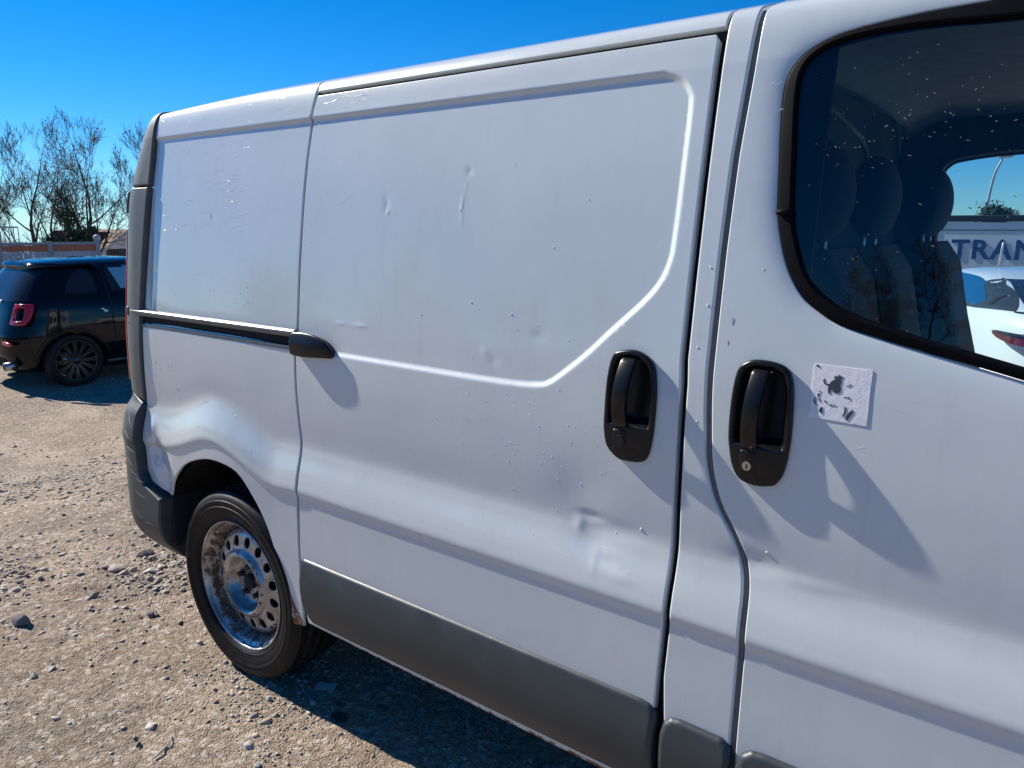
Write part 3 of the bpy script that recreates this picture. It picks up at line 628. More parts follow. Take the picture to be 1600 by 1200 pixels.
# the driver's door stands wide open on its front hinges
dk = R(68); hxx, hyy = 2.76, W-.03
def odoor(k):
    def f(x, s):
        a = hxx-x; q = YS(s)*.6+k
        return np.stack([hxx-a*math.cos(dk)+q*math.sin(dk)*0-q*math.sin(dk), hyy+a*math.sin(dk)-q*math.cos(dk), s], 1)
    return f
ldo = [(1.62, .34), (1.62, 1.85), (2.40, 1.86), (2.58, 1.70), (2.75, 1.25), (2.75, .85), (2.68, .34)]
ldoor = panel('left_front_door', ldo, odoor(0), M['paint'], van, holes=[LG], rows=ROWS[::2], res=.05, flip=True, back=True, depth=.03)
panel('window_glass', LG, odoor(.01), M['glass'], ldoor, res=.06, r=.001, depth=.005, flip=True, ds=.03)
# --- nose and windscreen
NB = [(2.80, .32), (2.80, 1.18), (3.30, 1.10), (3.62, .98), (3.80, .80), (3.86, .55), (3.80, .30)]
wsn = lambda x, t: np.stack([2.66+(1.90-t)*.80-(x**2)*.25, .95+x*(.76+(1.90-t)*.10), t], 1)
prism('bonnet', [(2.86, .95), (3.28, 1.10), (3.60, .985), (3.79, .80), (3.80, .62), (2.86, .62)], 'y', .10, W-.10, M['paint'], van, .03)
prism('front_bumper', [(3.52, .30), (3.52, .60), (3.84, .60), (3.87, .45), (3.80, .28)], 'y', .12, W-.12, M['bumper'], van, .03)
for sd in (1, 2):
    nm = 'front_wing'
    fa = [(3.10+.40*math.cos(t), .34+.40*math.sin(t)) for t in np.linspace(0.02, math.pi-.02, 24)]
    panel(nm, [(2.805, .36), (2.805, 1.20), (3.27, 1.09), (3.58, .98), (3.78, .78), (3.80, .36)]+fa, van_surf(False, dent=False, side=sd), M['paint'], van, rows=ROWS[::2], res=.04, flip=sd == 2)
    prism('headlight', [(3.46, .80), (3.50, .95), (3.66, .90), (3.80, .76), (3.80, .66)], 'y', (.14 if sd == 1 else W-.40), (.40 if sd == 1 else W-.14), M['lamp'], van, .02)
bm = bmesh.new(); g = []
for i in range(9):
    row = []
    for j in range(7):
        u = -1+i/4.0; v = 1.10+(1.90-1.10)*j/6; row.append(bm.verts.new((2.66+(1.90-v)*.85-.14*u*u, .95+u*(.70+(1.90-v)*.14), v)))
    g.append(row)
for i in range(8):
    for j in range(6): bm.faces.new((g[i][j], g[i+1][j], g[i+1][j+1], g[i][j+1]))
bmesh.ops.solidify(bm, geom=bm.faces[:], thickness=.005); from_bm('windscreen', bm, M['glass'], van, True)
# --- rear: corner covers, tail lamps, doors, bumper
def rear_pair(name, outline, mat, off, r, depth, sides=(1, 2), **kw):
    for sd in sides: panel(name, outline, van_surf(False, dent=False, side=sd), mat, van, off=off, r=r, depth=depth, flip=sd == 2, **kw)
UE = -.69
rear_pair('corner_cover', [(-.497, 1.995), (-.4935, 1.80), (-.4955, 1.71), (-.500, 1.630), (-.66, 1.630), (-.66, 1.80), (-.62, 1.93)], M['cover'], .006, .006, .03, res=.012)
rear_pair('corner_trim', [(-.501, 1.624), (-.5165, 1.452), (-.530, 1.2618), (-.537, 1.1239), (-.541, 1.0), (-.543, .876), (-.672, .895), (-.672, 1.45), (-.670, 1.624)], M['cover'], .008, .006, .03, res=.012)
rear_pair('tail_light', [(-.676, .93), (-.80, .93), (-.81, 1.47), (-.678, 1.47)], M['red'], .0135, .010, .03, res=.012)
rear_pair('door_hinge', [(-.672, 1.535), (-.70, 1.535), (-.70, 1.612), (-.672, 1.612)], M['cover'], .016, .005, .02, res=.01, sides=(1,))
for y0, y1 in ((.36, .946), (.954, 1.54)):
    rd = box('rear_door', (-.80, y0, .45), (-.77, y1, 1.80), M['paint'], van, .012)
    box('rear_window', (-.806, y0+.10, 1.12), (-.80, y1-.10, 1.66), M['pane'], rd, .004)
box('rear_lower_panel', (-.765, .38, .40), (-.74, W-.38, 1.80), M['blackmat'], van)
bump_add = lambda x, s: -.026*sstep(.30, .46, s)*(1-sstep(.82, .885, s))+.075*gauss(s, .26, .075)+.004*np.sin(s*60)*0
B_OUT = [(-.4300, .330), (-.4340, .285), (-.50, .283), (-.62, .300), (-.80, .325), (-.95, .335), (-.95, .90), (-.69, .895), (-.600, .883), (-.545, .868), (-.543, .76), (-.536, .622), (-.505, .578), (-.3990, .542), (-.4130, .47)]
for sd in (1, 2):
    bp = panel('rear_bumper', B_OUT, van_surf(False, dent=False, side=sd, add=bump_add), M['bumper'], van, off=.006, r=.008, depth=.05, flip=sd == 2, res=.013)
    if sd == 1: bump_r = bp
box('bumper_beam', (-.88, .16, .34), (-.80, W-.16, .62), M['bumper'], van, .03)
def streaks(name, surf, lines_, mat, parent, w=.0012, off=.0004):
    """fine scratches: thin raised slivers lying on a surface, all in one uncountable part"""
    V, F = [], []
    for pts, wd in lines_:
        c = np.asarray(pts, float); n = len(c); t = np.gradient(c, axis=0); t /= np.linalg.norm(t, axis=1)[:, None]+1e-9; q = np.stack([-t[:, 1], t[:, 0]], 1)
        ww = wd*np.sin(np.linspace(.15, math.pi-.15, n))[:, None]
        L = surf(*(c+q*ww).T); Rr = surf(*(c-q*ww).T)
        h = np.cross(surf(c[:, 0]+.001, c[:, 1])-surf(c[:, 0]-.001, c[:, 1]), surf(c[:, 0], c[:, 1]+.001)-surf(c[:, 0], c[:, 1]-.001)); h /= np.linalg.norm(h, axis=1)[:, None]
        C = surf(*c.T)+h*(off+.0001); L = L+h*off; Rr = Rr+h*off; b = len(V)
        for i in range(n): V += [L[i], C[i], Rr[i]]
        for i in range(n-1):
            a = b+i*3; F += [(a, a+3, a+4, a+1), (a+1, a+4, a+5, a+2)]
    return tag(mesh_np(name, V, F, mat, parent), kind='stuff')
rs_ = random.Random(4)
sl = []
for (a, b, c, d) in [(-.56, .60, -.50, .585), (-.57, .545, -.49, .53), (-.58, .47, -.53, .44), (-.53, .44, -.46, .43), (-.60, .82, -.56, .78), (-.62, .76, -.57, .745), (-.62, .70, -.55, .695), (-.63, .66, -.57, .64), (-.63, .73, -.60, .71), (-.60, .62, -.55, .61), (-.64, .80, -.62, .74), (-.62, .85, -.58, .80)]:
    t = np.linspace(0, 1, 9)[:, None]; p = np.array([[a, b]])*(1-t)+np.array([[c, d]])*t; p[:, 1] += .004*np.sin(t[:, 0]*5+a*40); sl.append((p, .0009+.0006*rs_.random()))
streaks('bumper_scratches', van_surf(False, dent=False, add=lambda x, s: bump_add(x, s)-.006), sl, M['scratch'], bump_r)
b_ = bmesh.new(); bmesh.ops.create_cone(b_, cap_ends=True, segments=14, radius1=.009, radius2=.009, depth=.004, matrix=Matrix.Translation((-.612, -.0145, .735)) @ Matrix.Rotation(R(78), 4, 'X') @ Matrix.Rotation(R(-25), 4, 'Y')); from_bm('bumper_plug', b_, M['blackmat'], bump_r)
# scratches and chips on the paint, their sun glint put into a near-white colour
def scat(n, x0, x1, s0, s1, l0, l1, ang, w, seed):
    r = random.Random(seed); o = []
    for _ in range(n):
        x, s = r.uniform(x0, x1), r.uniform(s0, s1); L = r.uniform(l0, l1); a = ang+r.gauss(0, .25); t = np.linspace(-.5, .5, 6)
        o.append((np.stack([x+L*t*math.cos(a), s+L*t*math.sin(a)+.15*L*t*t], 1), w*r.uniform(.5, 1.2)))
    return o
streaks('paint_scratches', van_surf(True, True), scat(85, -.44, .06, 1.48, 1.76, .012, .040, -.12, .0010, 1)+scat(10, -.42, .30, 1.30, 1.6, .01, .09, -.05, .0005, 2)+scat(14, -.47, .3, 1.80, 1.86, .01, .05, -.1, .0008, 3), M['scuff_glint'], quarter)
streaks('paint_scratches', van_surf(True), scat(9, .37, .50, 1.58, 1.78, .005, .012, .9, .0005, 4)+scat(4, .36, .6, 1.40, 1.62, .04, .10, -.04, .0004, 5)+scat(12, .38, .6, 1.80, 1.845, .02, .07, -.05, .0006, 6)+scat(10, 1.33, 1.50, .76, .84, .008, .03, -.4, .0007, 7)
        + scat(5, 1.05, 1.3, .77, .85, .012, .03, -.1, .0008, 8)+scat(4, .4, 1.2, 1.0, 1.12, .02, .06, 0, .0005, 9), M['scuff_glint'], door)
streaks('paint_scratches', van_surf(False, add=bulge), scat(9, 1.75, 2.1, 1.08, 1.30, .008, .03, 0, .0004, 11)+scat(4, 1.64, 1.68, 1.5, 1.8, .006, .02, .4, .0008, 12), M['scuff_glint'], fdoor)
# water drops and blisters, coloured near white to stand for their highlights
def drops(name, surf, pts, mat, parent):
    bm = bmesh.new()
    for x, s, rr in pts:
        p = surf(np.array([x]), np.array([s]))[0]
        bmesh.ops.create_icosphere(bm, subdivisions=2, radius=1, matrix=Matrix.Translation(p) @ Matrix.Diagonal((rr, rr*.62, rr*1.35, 1)))
    return tag(from_bm(name, bm, mat, parent, True), kind='stuff')
r = random.Random(12)
dp = []
while len(dp) < 78:
    x, s = r.uniform(.66, 1.52), r.uniform(.76, 1.32); c = math.exp(-((x-1.22)/.22)**2-((s-1.08)/.17)**2)
    if r.random() < c+.03: dp.append((x, s, r.uniform(.0007, .0015)))
dp += [(.98, 1.32, .002), (1.10, 1.30, .002), (.82, 1.28, .0018), (1.20, 1.45, .0016), (1.28, 1.55, .0014), (1.08, 1.63, .0012), (1.46, .885, .0026), (1.41, 1.33, .002)]
drops('water_drops', van_surf(True), dp, M['spot'], door)
drops('water_drops', van_surf(False), [(1.5655, 1.42, .0018), (1.567, 1.35, .0022), (1.555, 1.27, .0018), (1.567, 1.13, .0016)], M['spot'], van)
drops('water_drops', van_surf(False, add=bulge), [(1.72, .905, .0022), (1.70, 1.24, .0014), (1.665, 1.42, .0012)], M['spot'], fdoor)
drops('water_drops', van_surf(True, True), [(r.uniform(-.48, -.28), r.uniform(.87, 1.06), r.uniform(.0013, .0022)) for _ in range(18)]+[(r.uniform(-.2, .2), r.uniform(.78, .95), .0018) for _ in range(5)]+[(r.uniform(-.4, .2), r.uniform(1.2, 1.35), .0016) for _ in range(8)], M['spot'], quarter)
# --- lower cladding and sill
def clad(s0, s1):
    return lambda x, s: np.stack([x, YS(np.full_like(s, .42))-.024*(1-np.abs(np.clip((s-s0)/(s1-s0), 0, 1)*2-1)**2.1), s], 1)
for pl in ([(.3545, .5325), (.3590, .459), (.3690, .365), (.3940, .321), (1.5180, .321), (1.5260, .35), (1.5300, .49), (1.5255, .512), (1.513, .526), (1.490, .5310)],
           [(1.5380, .350), (1.5440, .322), (1.682, .322), (1.6890, .35), (1.6920, .48), (1.686, .503), (1.670, .5165), (1.580, .5185), (1.558, .514), (1.545, .500), (1.5395, .475)],
           [(1.7010, .350), (1.7060, .322), (2.655, .322), (2.665, .515), (1.752, .519), (1.726, .515), (1.709, .501), (1.7000, .475)]):
    panel('side_cladding', pl, clad(.316, .536), M['trim'], van, res=.012, r=.015, depth=.02, ds=.008, nr=5)
panel('sill', [(.315, .3175), (.318, .296), (.345, .284), (2.66, .268), (2.66, .3175)], lambda x, s: np.stack([x, .027+(.318-s)*.28, s], 1), M['rustpaint'], van, res=.02, r=.004, depth=.03)
# --- sliding rail on the quarter panel and its cover
def rail_path(z, y0):
    xs = np.concatenate([np.linspace(.3335, -.56, 24), np.linspace(-.58, -.70, 12)])
    X, dy = corner(xs, np.full_like(xs, z)); return np.stack([X, YS(np.full_like(xs, z))+dy+y0, np.full_like(xs, z)], 1)
def sweep_rect(name, path, prof, mat, parent):
    n = len(path); t = np.gradient(path, axis=0); t /= np.linalg.norm(t, axis=1)[:, None]; out = np.stack([t[:, 1], -t[:, 0], 0*t[:, 0]], 1)
    if out[0, 1] > 0: out = -out
    prof = np.asarray(prof); m = len(prof)
    V = (path[:, None, :]+prof[None, :, 0:1]*out[:, None, :]+prof[None, :, 1:2]*np.array([0, 0, 1.0])).reshape(-1, 3)
    F = [(i*m+k, i*m+(k+1) % m, (i+1)*m+(k+1) % m, (i+1)*m+k) for i in range(n-1) for k in range(m)]+[tuple(range(m)), tuple(range((n-1)*m, n*m))[::-1]]
    bm = bmesh.new(); vs = [bm.verts.new(v) for v in V]
    for f in F: bm.faces.new([vs[j] for j in f])
    return smooth_by_angle(from_bm(name, bm, mat, parent), 40)
rp = rail_path(1.172, .0085)
rail = sweep_rect('slide_rail', rp, [(0.0, .033), (.008, .032), (.0145, .027), (.016, .020), (.014, .012), (.004, .009), (.0, .009)], M['rail'], van)
sweep_rect('rail_channel', rp, [(-.004, .010), (.0025, .010), (.0025, -.016), (-.004, -.016)], M['blackmat'], rail)
sweep_rect('rail_lip', rp, [(0, -.016), (.011, -.016), (.0125, -.019), (.012, -.026), (.008, -.029), (0, -.030)], M['rail'], rail)
for dz, h in ((.021, .017), (-.023, .010)):
    b_ = bmesh.new(); bm_box(b_, (-.018, -.012, -h), (.016, .014, h)); e = from_bm('rail_end', b_, M['cover'], rail, True, tuple(rp[-7]+np.array([.0, -.006, dz])), (0, 0, R(-24)), .006, 3)
HO = catmull([(.3385, 1.1953), (.3858, 1.2046), (.4421, 1.1996), (.4839, 1.1814), (.5062, 1.156), (.5034, 1.1397), (.475, 1.1365), (.3385, 1.1347)], 5, True)
HO = np.array([p for p in HO if p[0] > .3375])
hcov = lambda x, s: np.stack([x, YS(s)+.008-.036*np.sqrt(np.clip(1-np.clip((x-.345)/.185, 0, 1)**2.2, 0, 1))*(1-.25*np.clip((s-1.168)/.035, -1, 1)**2), s], 1)
panel('rail_cover', HO, hcov, M['black'], door, res=.007, r=.006, depth=.03, ds=.006, nr=4)
# --- handles
def handle(parent, outline, gx0, gx1, grip_top, grip_bot, lock):
    o = np.asarray(outline); cx, w = (o[:, 0].max()+o[:, 0].min())/2, (o[:, 0].max()-o[:, 0].min())/2
    zt, zb = o[:, 1].max(), o[:, 1].min(); bz = grip_bot; cz = (zt-.012+bz)/2; hz = (zt-.012-bz)/2
    oc = catmull(o, 2, True)
    def surf(x, s):
        p = np.stack([x, s], 1); d = np.where(inside(p, oc), dist_poly(p, oc), 0); d = np.minimum(d, s-bz+.009)
        dish = sstep(.0085, .026, d)
        return np.stack([x, YS(s)-.009+.036*dish-.003*(1-np.abs((x-cx)/w)**2), s], 1)
    panel('handle_surround', catmull(o, 3, True), surf, M['black'], parent, res=.0042, r=.006, depth=.012, ds=.005, nr=4)
    n = 26; t = np.linspace(0, 1, n); z = grip_top+(grip_bot-.004-grip_top)*t
    bul = -.012-.026*np.sin(np.pi*np.clip(t, 0, 1))**.75; bul[0] = .004
    V, F = [], []; m = 10; gc, gw = (gx0+gx1)/2, (gx1-gx0)/2
    lean = np.linspace(.006, -.004, n)
    for i in range(n):
        th = .0125
        for k in range(m):
            a = 2*np.pi*k/m; ca, sa = math.cos(a), math.sin(a)
            V.append((gc+lean[i]+gw*math.copysign(abs(ca)**.45, ca), YS(z[i])+bul[i]+th*.5+th*.5*math.copysign(abs(sa)**.6, sa), z[i]))
    F = [(i*m+k, i*m+(k+1) % m, (i+1)*m+(k+1) % m, (i+1)*m+k) for i in range(n-1) for k in range(m)]+[tuple(range(m))[::-1], tuple(range((n-1)*m, n*m))]
    bm = bmesh.new(); vs = [bm.verts.new(v) for v in V]
    for f in F: bm.faces.new([vs[j] for j in f])
    smooth_by_angle(from_bm('handle_grip', bm, M['black'], parent), 45)
    zc = (grip_bot+zb)/2; yy = float(YS(zc))
    b_ = bmesh.new(); bm_box(b_, (gx0-.004, yy-.0125, zb+.012), (gx1-.004, yy-.004, grip_bot-.007)); from_bm('lock_plate', b_, M['black'], parent, True, bevel=.004, seg=3)
    b_ = bmesh.new(); lz = zb+.036 if lock else zb+.040
    bmesh.ops.create_cone(b_, cap_ends=True, segments=24, radius1=.0085 if lock else .0125, radius2=.0085 if lock else .0125, depth=.004, matrix=Matrix.Translation((gc-.004, yy-.0135, lz)) @ Matrix.Rotation(R(90), 4, 'X'))
    lk = from_bm('door_lock', b_, M['chrome'] if lock else M['blackmat'], parent)
    if lock: box('keyhole', (gc-.0052, yy-.0162, lz-.0042), (gc-.0028, yy-.0153, lz+.0042), M['blackmat'], lk)
handle(door, RH, 1.396, 1.430, 1.241, 1.098, False)
handle(fdoor, FH, 1.664, 1.696, 1.248, 1.102, True)
# --- sticker on the cab door, its print mostly peeled away
fs = van_surf(False, add=bulge)
stick = panel('sticker', [(1.7727, 1.2622), (1.7745, 1.2633), (1.7925, 1.2629), (1.8120, 1.2627), (1.8126, 1.2612), (1.8140, 1.2628), (1.8660, 1.2623), (1.8676, 1.2608), (1.8672, 1.2260), (1.8679, 1.1985), (1.8680, 1.1695), (1.8662, 1.1679), (1.8480, 1.1690), (1.8435, 1.1684), (1.8300, 1.1692), (1.7740, 1.1704), (1.7729, 1.1722), (1.7734, 1.2050), (1.7726, 1.2180)], fs, M['white'], fdoor, res=.01, off=.0012, r=.0004, depth=.001)
def spx(a, b): return (1.7727+(a-200+.085*(b-155))/785*.0948, 1.2631-(b-155-.115*(a-200))/710*.0935)
INK = [[(325, 385), (335, 350), (355, 355), (345, 390), (370, 415), (415, 420), (440, 385), (490, 360), (520, 330), (545, 300), (565, 330), (590, 325), (588, 350), (570, 360), (575, 395), (560, 440), (570, 490), (560, 530), (520, 545), (470, 530), (465, 500), (430, 500), (425, 545), (400, 545), (395, 490), (400, 440), (350, 425)],
       [(465, 350), (480, 325), (510, 310), (515, 325), (490, 350)], [(250, 580), (262, 540), (285, 535), (275, 585)], [(270, 515), (300, 512), (305, 522), (275, 524)], [(205, 630), (220, 590), (238, 585), (225, 625), (232, 660), (255, 690), (235, 690), (212, 665)], [(272, 605), (285, 600), (292, 645), (278, 648)],
       [(280, 770), (300, 720), (330, 722), (332, 775), (318, 812)], [(215, 175), (250, 165), (282, 205), (262, 205)], [(625, 715), (640, 708), (645, 795), (610, 840), (590, 838), (620, 790)], [(650, 830), (690, 780), (730, 745), (738, 790), (700, 845), (665, 888), (642, 885)], [(345, 640), (370, 635), (385, 670), (372, 668)], [(400, 680), (420, 690), (440, 685), (460, 695), (515, 690), (500, 703), (430, 705)], [(620, 435), (650, 450), (700, 425), (715, 432), (655, 462)], [(600, 585), (690, 592), (690, 630), (682, 630), (680, 600), (600, 593)]]
for q in INK: panel('sticker_print', [spx(*p) for p in q], fs, M['ink'], stick, res=.004, off=.0019, r=.0002, depth=.0004, ds=.004)
for q, w_ in (((1.618, 1.325), .007), ((1.613, 1.285), .004)):
    tt = np.linspace(0, 2*np.pi, 10)[:-1]; panel('paint_smudge', [(q[0]+w_*.35*math.cos(a)*(1+.3*math.sin(3*a)), q[1]+w_*math.sin(a)) for a in tt], fs, M['smudge'], fdoor, res=.004, off=.0006, r=.0002, depth=.0003, ds=.004)
# specks of dirt on the cab glass
gsurf = van_surf(False, dent=False, add=lambda x, s: .0085+0*x); r = random.Random(5); V, F = [], []
for _ in range(165):
    x, s = r.uniform(1.72, 2.14), 0
    while True:
        x = r.uniform(1.70, 2.16); s = r.uniform(1.30, 1.79)
        if r.random() < .10+.9*math.exp(-((s-1.66-.03*math.sin(x*20))/.05)**2)*(x > 1.75): break
    a, w_, h_ = r.gauss(-.2, .5), min(.0034, .0011*math.exp(r.gauss(0, .55))), r.uniform(.0004, .0009)
    q = [(x+u*w_*math.cos(a)-v*h_*math.sin(a), s+u*w_*math.sin(a)+v*h_*math.cos(a)) for u, v in ((-1, 0), (-.4, -1), (.6, -.8), (1, .1), (.3, 1), (-.6, .7))]
    b = len(V); V += [tuple(p) for p in gsurf(np.array([k[0] for k in q]), np.array([k[1] for k in q]))]; F.append(tuple(range(b, b+6)))
tag(mesh_np('glass_dirt', V, F, M['dirt'], fdoor), kind='stuff')
# --- wheels
def polar_panel(name, prof, r0, r1, holes, mat, parent, res, side=-1):
    pr = np.asarray(prof); rr, dd = pr[:, 0], pr[:, 1]; tr = np.linspace(rr[0], rr[-1], 500); td = pchip(rr, dd, tr)
    surf = lambda a, b: np.stack([a, np.interp(np.hypot(a, b), tr, td), b], 1)
    th = np.linspace(0, 2*np.pi, 73)[:-1]; circ = lambda c, q: [(c[0]+q*math.cos(t), c[1]+q*math.sin(t)) for t in th[::6]] 
    ex = np.concatenate([np.stack([q*np.cos(th), q*np.sin(th)], 1) for q in np.arange(r0+.004, r1, .0045)])
    return panel(name, [(r1*math.cos(t), r1*math.sin(t)) for t in th], surf, mat, parent, holes=holes+([[(r0*math.cos(t), r0*math.sin(t)) for t in th]] if r0 > 0 else []), res=.2, extra=ex, r=.0015, depth=.006, ds=.006)
def make_wheel():
    w = empty('wheel')
    # tyre: y = 0 is the outer sidewall face, y grows inward
    side = [(.222, .016), (.226, .006), (.2285, .0035), (.2305, .0045), (.234, .001), (.2365, -.001), (.2385, .0003), (.250, -.004), (.262, -.0065), (.2635, -.0055), (.270, -.008), (.2755, -.0100), (.2775, -.0075), (.280, -.0090), (.295, -.008), (.2965, -.0060), (.3005, -.0050), (.310, -.001), (.3125, .0025), (.3165, .006), (.3225, .014)]
    tread_y = np.concatenate([np.linspace(.017, .186, 44)]); nseg = 288; th = np.arange(nseg)*2*np.pi/nseg
    prof = [np.array([q, y]) for q, y in side]; rows = []
    for q, y in side: rows.append(np.stack([q*np.cos(th), np.full(nseg, y), q*np.sin(th)], 1))
    blk = 64
    for y in tread_y:
        q = .3265-.0045*abs((y-.1015)/.0845)**3; g = 0.0
        for gy in (.045, .082, .121, .158): g = max(g, 1-sstep(.0028, .0048, abs(y-gy)))
        ph = (th*blk/(2*np.pi)+(.5 if y > .1015 else 0)+y*9*(1 if y < .1015 else -1)) % 1.0
        lat = (np.abs(ph-.5) > .41) & (np.ones(nseg, bool) if (y < .045 or y > .158 or .048 < y < .079 or .124 < y < .155) else np.zeros(nseg, bool))
        dep = np.maximum(g*.0075, np.where(lat, .0055, 0))
        rows.append(np.stack([(q-dep)*np.cos(th), np.full(nseg, y), (q-dep)*np.sin(th)], 1))
    for q, y in side[::-1]: rows.append(np.stack([q*np.cos(th), np.full(nseg, .203-y), q*np.sin(th)], 1))
    V = np.concatenate(rows); n = len(rows); i = np.arange(n-1)[:, None]*nseg; k = np.arange(nseg)[None]; k2 = (k+1) % nseg
    F = np.stack([i+k, i+nseg+k, i+nseg+k2, i+k2], -1).reshape(-1, 4)
    ty = mesh_np('tyre', V, F, M['tyre'], w); smooth_by_angle(ty, 38)
    # raised shoulder ribs of the sidewall are in the profile; the steel rim follows
    rb = lathe('rim', [(.2235, .018), (.2235, .0085), (.2215, .0055), (.2185, .0065), (.2165, .011), (.2145, .019), (.2085, .0225), (.2035, .026), (.2000, .034), (.1960, .052), (.1850, .066), (.1840, .150), (.2100, .180), (.2200, .196)], M['rim'], w, 96); smooth_by_angle(rb, 50)
    hol = []
    for kk in range(15):
        a = 2*np.pi*(kk+.5)/15
        hol.append([(.1460*math.cos(a)+.0185*math.cos(t)*math.cos(a)-.0155*math.sin(t)*math.sin(a), .1460*math.sin(a)+.0185*math.cos(t)*math.sin(a)+.0155*math.sin(t)*math.cos(a)) for t in np.linspace(0, 2*np.pi, 21)[:-1]])
    polar_panel('rim_disc', [(0, .058), (.030, .058), (.060, .057), (.074, .053), (.084, .040), (.094, .020), (.1005, .0145), (.1075, .0165), (.113, .023), (.118, .031), (.124, .034), (.140, .036), (.166, .043), (.178, .052), (.188, .066)], 0, .187, hol, M['rim'], w, .006)
    lathe('brake_drum', [(0, .075), (.150, .075), (.165, .085), (.165, .14), (0, .14)], M['under'], w, 40)
    lathe('hub_cap', [(0, .0385), (.020, .039), (.0255, .042), (.027, .058)], M['under'], w, 32)
    for kk in range(5):
        a = 2*np.pi*kk/5+.35; bm = bmesh.new()
        bmesh.ops.create_cone(bm, cap_ends=True, segments=6, radius1=.0105, radius2=.0100, depth=.016, matrix=Matrix.Translation((.052*math.cos(a), .050, .052*math.sin(a))) @ Matrix.Rotation(R(90), 4, 'X'))
        bmesh.ops.create_uvsphere(bm, u_segments=12, v_segments=6, radius=.0095, matrix=Matrix.Translation((.052*math.cos(a), .041, .052*math.sin(a))) @ Matrix.Diagonal((1, .6, 1, 1)))
        bmesh.ops.create_cone(bm, cap_ends=True, segments=18, radius1=.0135, radius2=.0125, depth=.004, matrix=Matrix.Translation((.052*math.cos(a), .056, .052*math.sin(a))) @ Matrix.Rotation(R(90), 4, 'X'))
        from_bm('wheel_nut', bm, M['nut'], w)
    return w
def copy_tree(o, parent):
    c = o.copy(); COL.objects.link(c); c.parent = parent
    for ch in list(o.children): copy_tree(ch, c)
    return c
wheel = make_wheel(); wheel.parent = van; wheel.location = (-.005, .004, .322)
for loc, rz in (((3.10, .004, .322), 0), ((-.005, W-.004, .322), math.pi), ((3.10, W-.004, .322), math.pi)):
    c = copy_tree(wheel, van); c.location = loc; c.rotation_euler = (0, 0, rz)
# wheel housings and floor
for x, y0, y1 in ((-.05, .022, .36), (-.05, W-.36, W-.022), (3.10, .03, .36), (3.10, W-.36, W-.03)):
    V, F = [], []; a = np.linspace(-.10, math.pi-.12, 30); q = .405
    for yy in (y0, y1):
        for t in a: V.append((x+q*math.cos(t), yy, .345+q*math.sin(t)))
    n = len(a); F = [(i, i+1, n+i+1, n+i) for i in range(n-1)]
    inner = y1 if y0 < 1 else y0; b = len(V); V.append((x, inner, .30)); k0 = n if y0 < 1 else 0; F += [(k0+i, k0+i+1, b) for i in range(n-1)]
    bm = bmesh.new(); vs = [bm.verts.new(v) for v in V]; [bm.faces.new([vs[j] for j in f]) for f in F]; bmesh.ops.solidify(bm, geom=bm.faces[:], thickness=.004); from_bm('wheel_arch_liner', bm, M['under'], van)
box('floor', (.42, .06, .30), (2.62, W-.06, .40), M['under'], van)
box('floor', (-.74, .38, .34), (.42, W-.38, .50), M['under'], van)
box('floor', (2.62, .38, .30), (3.6, W-.38, .45), M['under'], van)
for yy in (.014, W-.354): box('gap_blocker', (-.452, yy, .345), (-.405, yy+.34, .66), M['under'], van, .01)  # dark box added behind each rear wheel to block the daylit gap
tube('rear_axle', [(0, .15, .322), (0, W-.15, .322)], .04, M['under'], van)
# load bay lining keeps daylight out behind the bulkhead
prism('bulkhead', [(.06, .42), (W-.06, .42), (W-.10, 1.10), (W-.17, 1.70), (W-.30, 1.84), (.30, 1.84), (.17, 1.70), (.10, 1.10)], 'x', 1.50, 1.535, M['bulk'], van, .01)
hl = lambda x, t: np.stack([x, .17+t*(W-.34), 1.862+.035*np.sin(np.pi*t)-.05*np.clip((1.70-x)/.14, 0, 1)**2-.9*np.clip(np.abs(t-.5)-.44, 0, 1)], 1)
panel('headliner', [(1.545, .0), (2.62, .0), (2.62, 1.0), (1.545, 1.0)], hl, M['lining'], van, res=.04, r=.01, depth=.02, flip=True)
# light grey pressing that arcs over the top of the bulkhead
P = catmull([(1.585, .16, 1.775), (1.585, .30, 1.790), (1.585, .60, 1.775), (1.585, .85, 1.745), (1.585, 1.0, 1.715), (1.60, 1.03, 1.64)], 6)
tube('bulkhead_moulding', P, .007, M['lining'], van, 8)
def make_seat(y, wd):
    s = empty('seat', (1.60, y, 0), 0, van)
    prism('seat_back', [(.02, .72), (.00, 1.05), (-.01, 1.36), (.02, 1.44), (.075, 1.445), (.12, 1.38), (.16, 1.20), (.215, 1.00), (.24, .72)], 'y', -wd/2, wd/2, M['seat'], s, .045, True)
    prism('seat_cushion', [(.10, .58), (.12, .74), (.58, .80), (.66, .76), (.64, .58)], 'y', -wd/2, wd/2, M['seat'], s, .045, True)
    box('seat_base', (.12, -wd/2+.05, .40), (.56, wd/2-.05, .59), M['cab'], s, .01)
    bm = bmesh.new(); bmesh.ops.create_uvsphere(bm, u_segments=28, v_segments=18, radius=1, matrix=Matrix.Translation((.055, 0, 1.565)) @ Matrix.Diagonal((.058, .150, .105, 1)))
    for v in bm.verts: v.co.y = math.copysign(min(abs(v.co.y), .128), v.co.y)
    from_bm('headrest', bm, M['seat'], s, True)
    for q in (-.06, .06): tube('headrest_post', [(.05, q, 1.40), (.05, q, 1.50)], .006, M['chrome'], s, 8)
    return s
make_seat(.42, .46); make_seat(.88, .42); sd = make_seat(1.46, .50); sd.location.x = 1.635
prism('dashboard', [(2.62, .62), (2.55, 1.0), (2.66, 1.14), (2.95, 1.13), (3.0, .62)], 'y', .14, W-.14, M['cab'], van, .03)
bm = bmesh.new(); mt = Matrix.Translation((2.42, 1.46, 1.02)) @ Matrix.Rotation(R(-58), 4, 'Y')
V = []
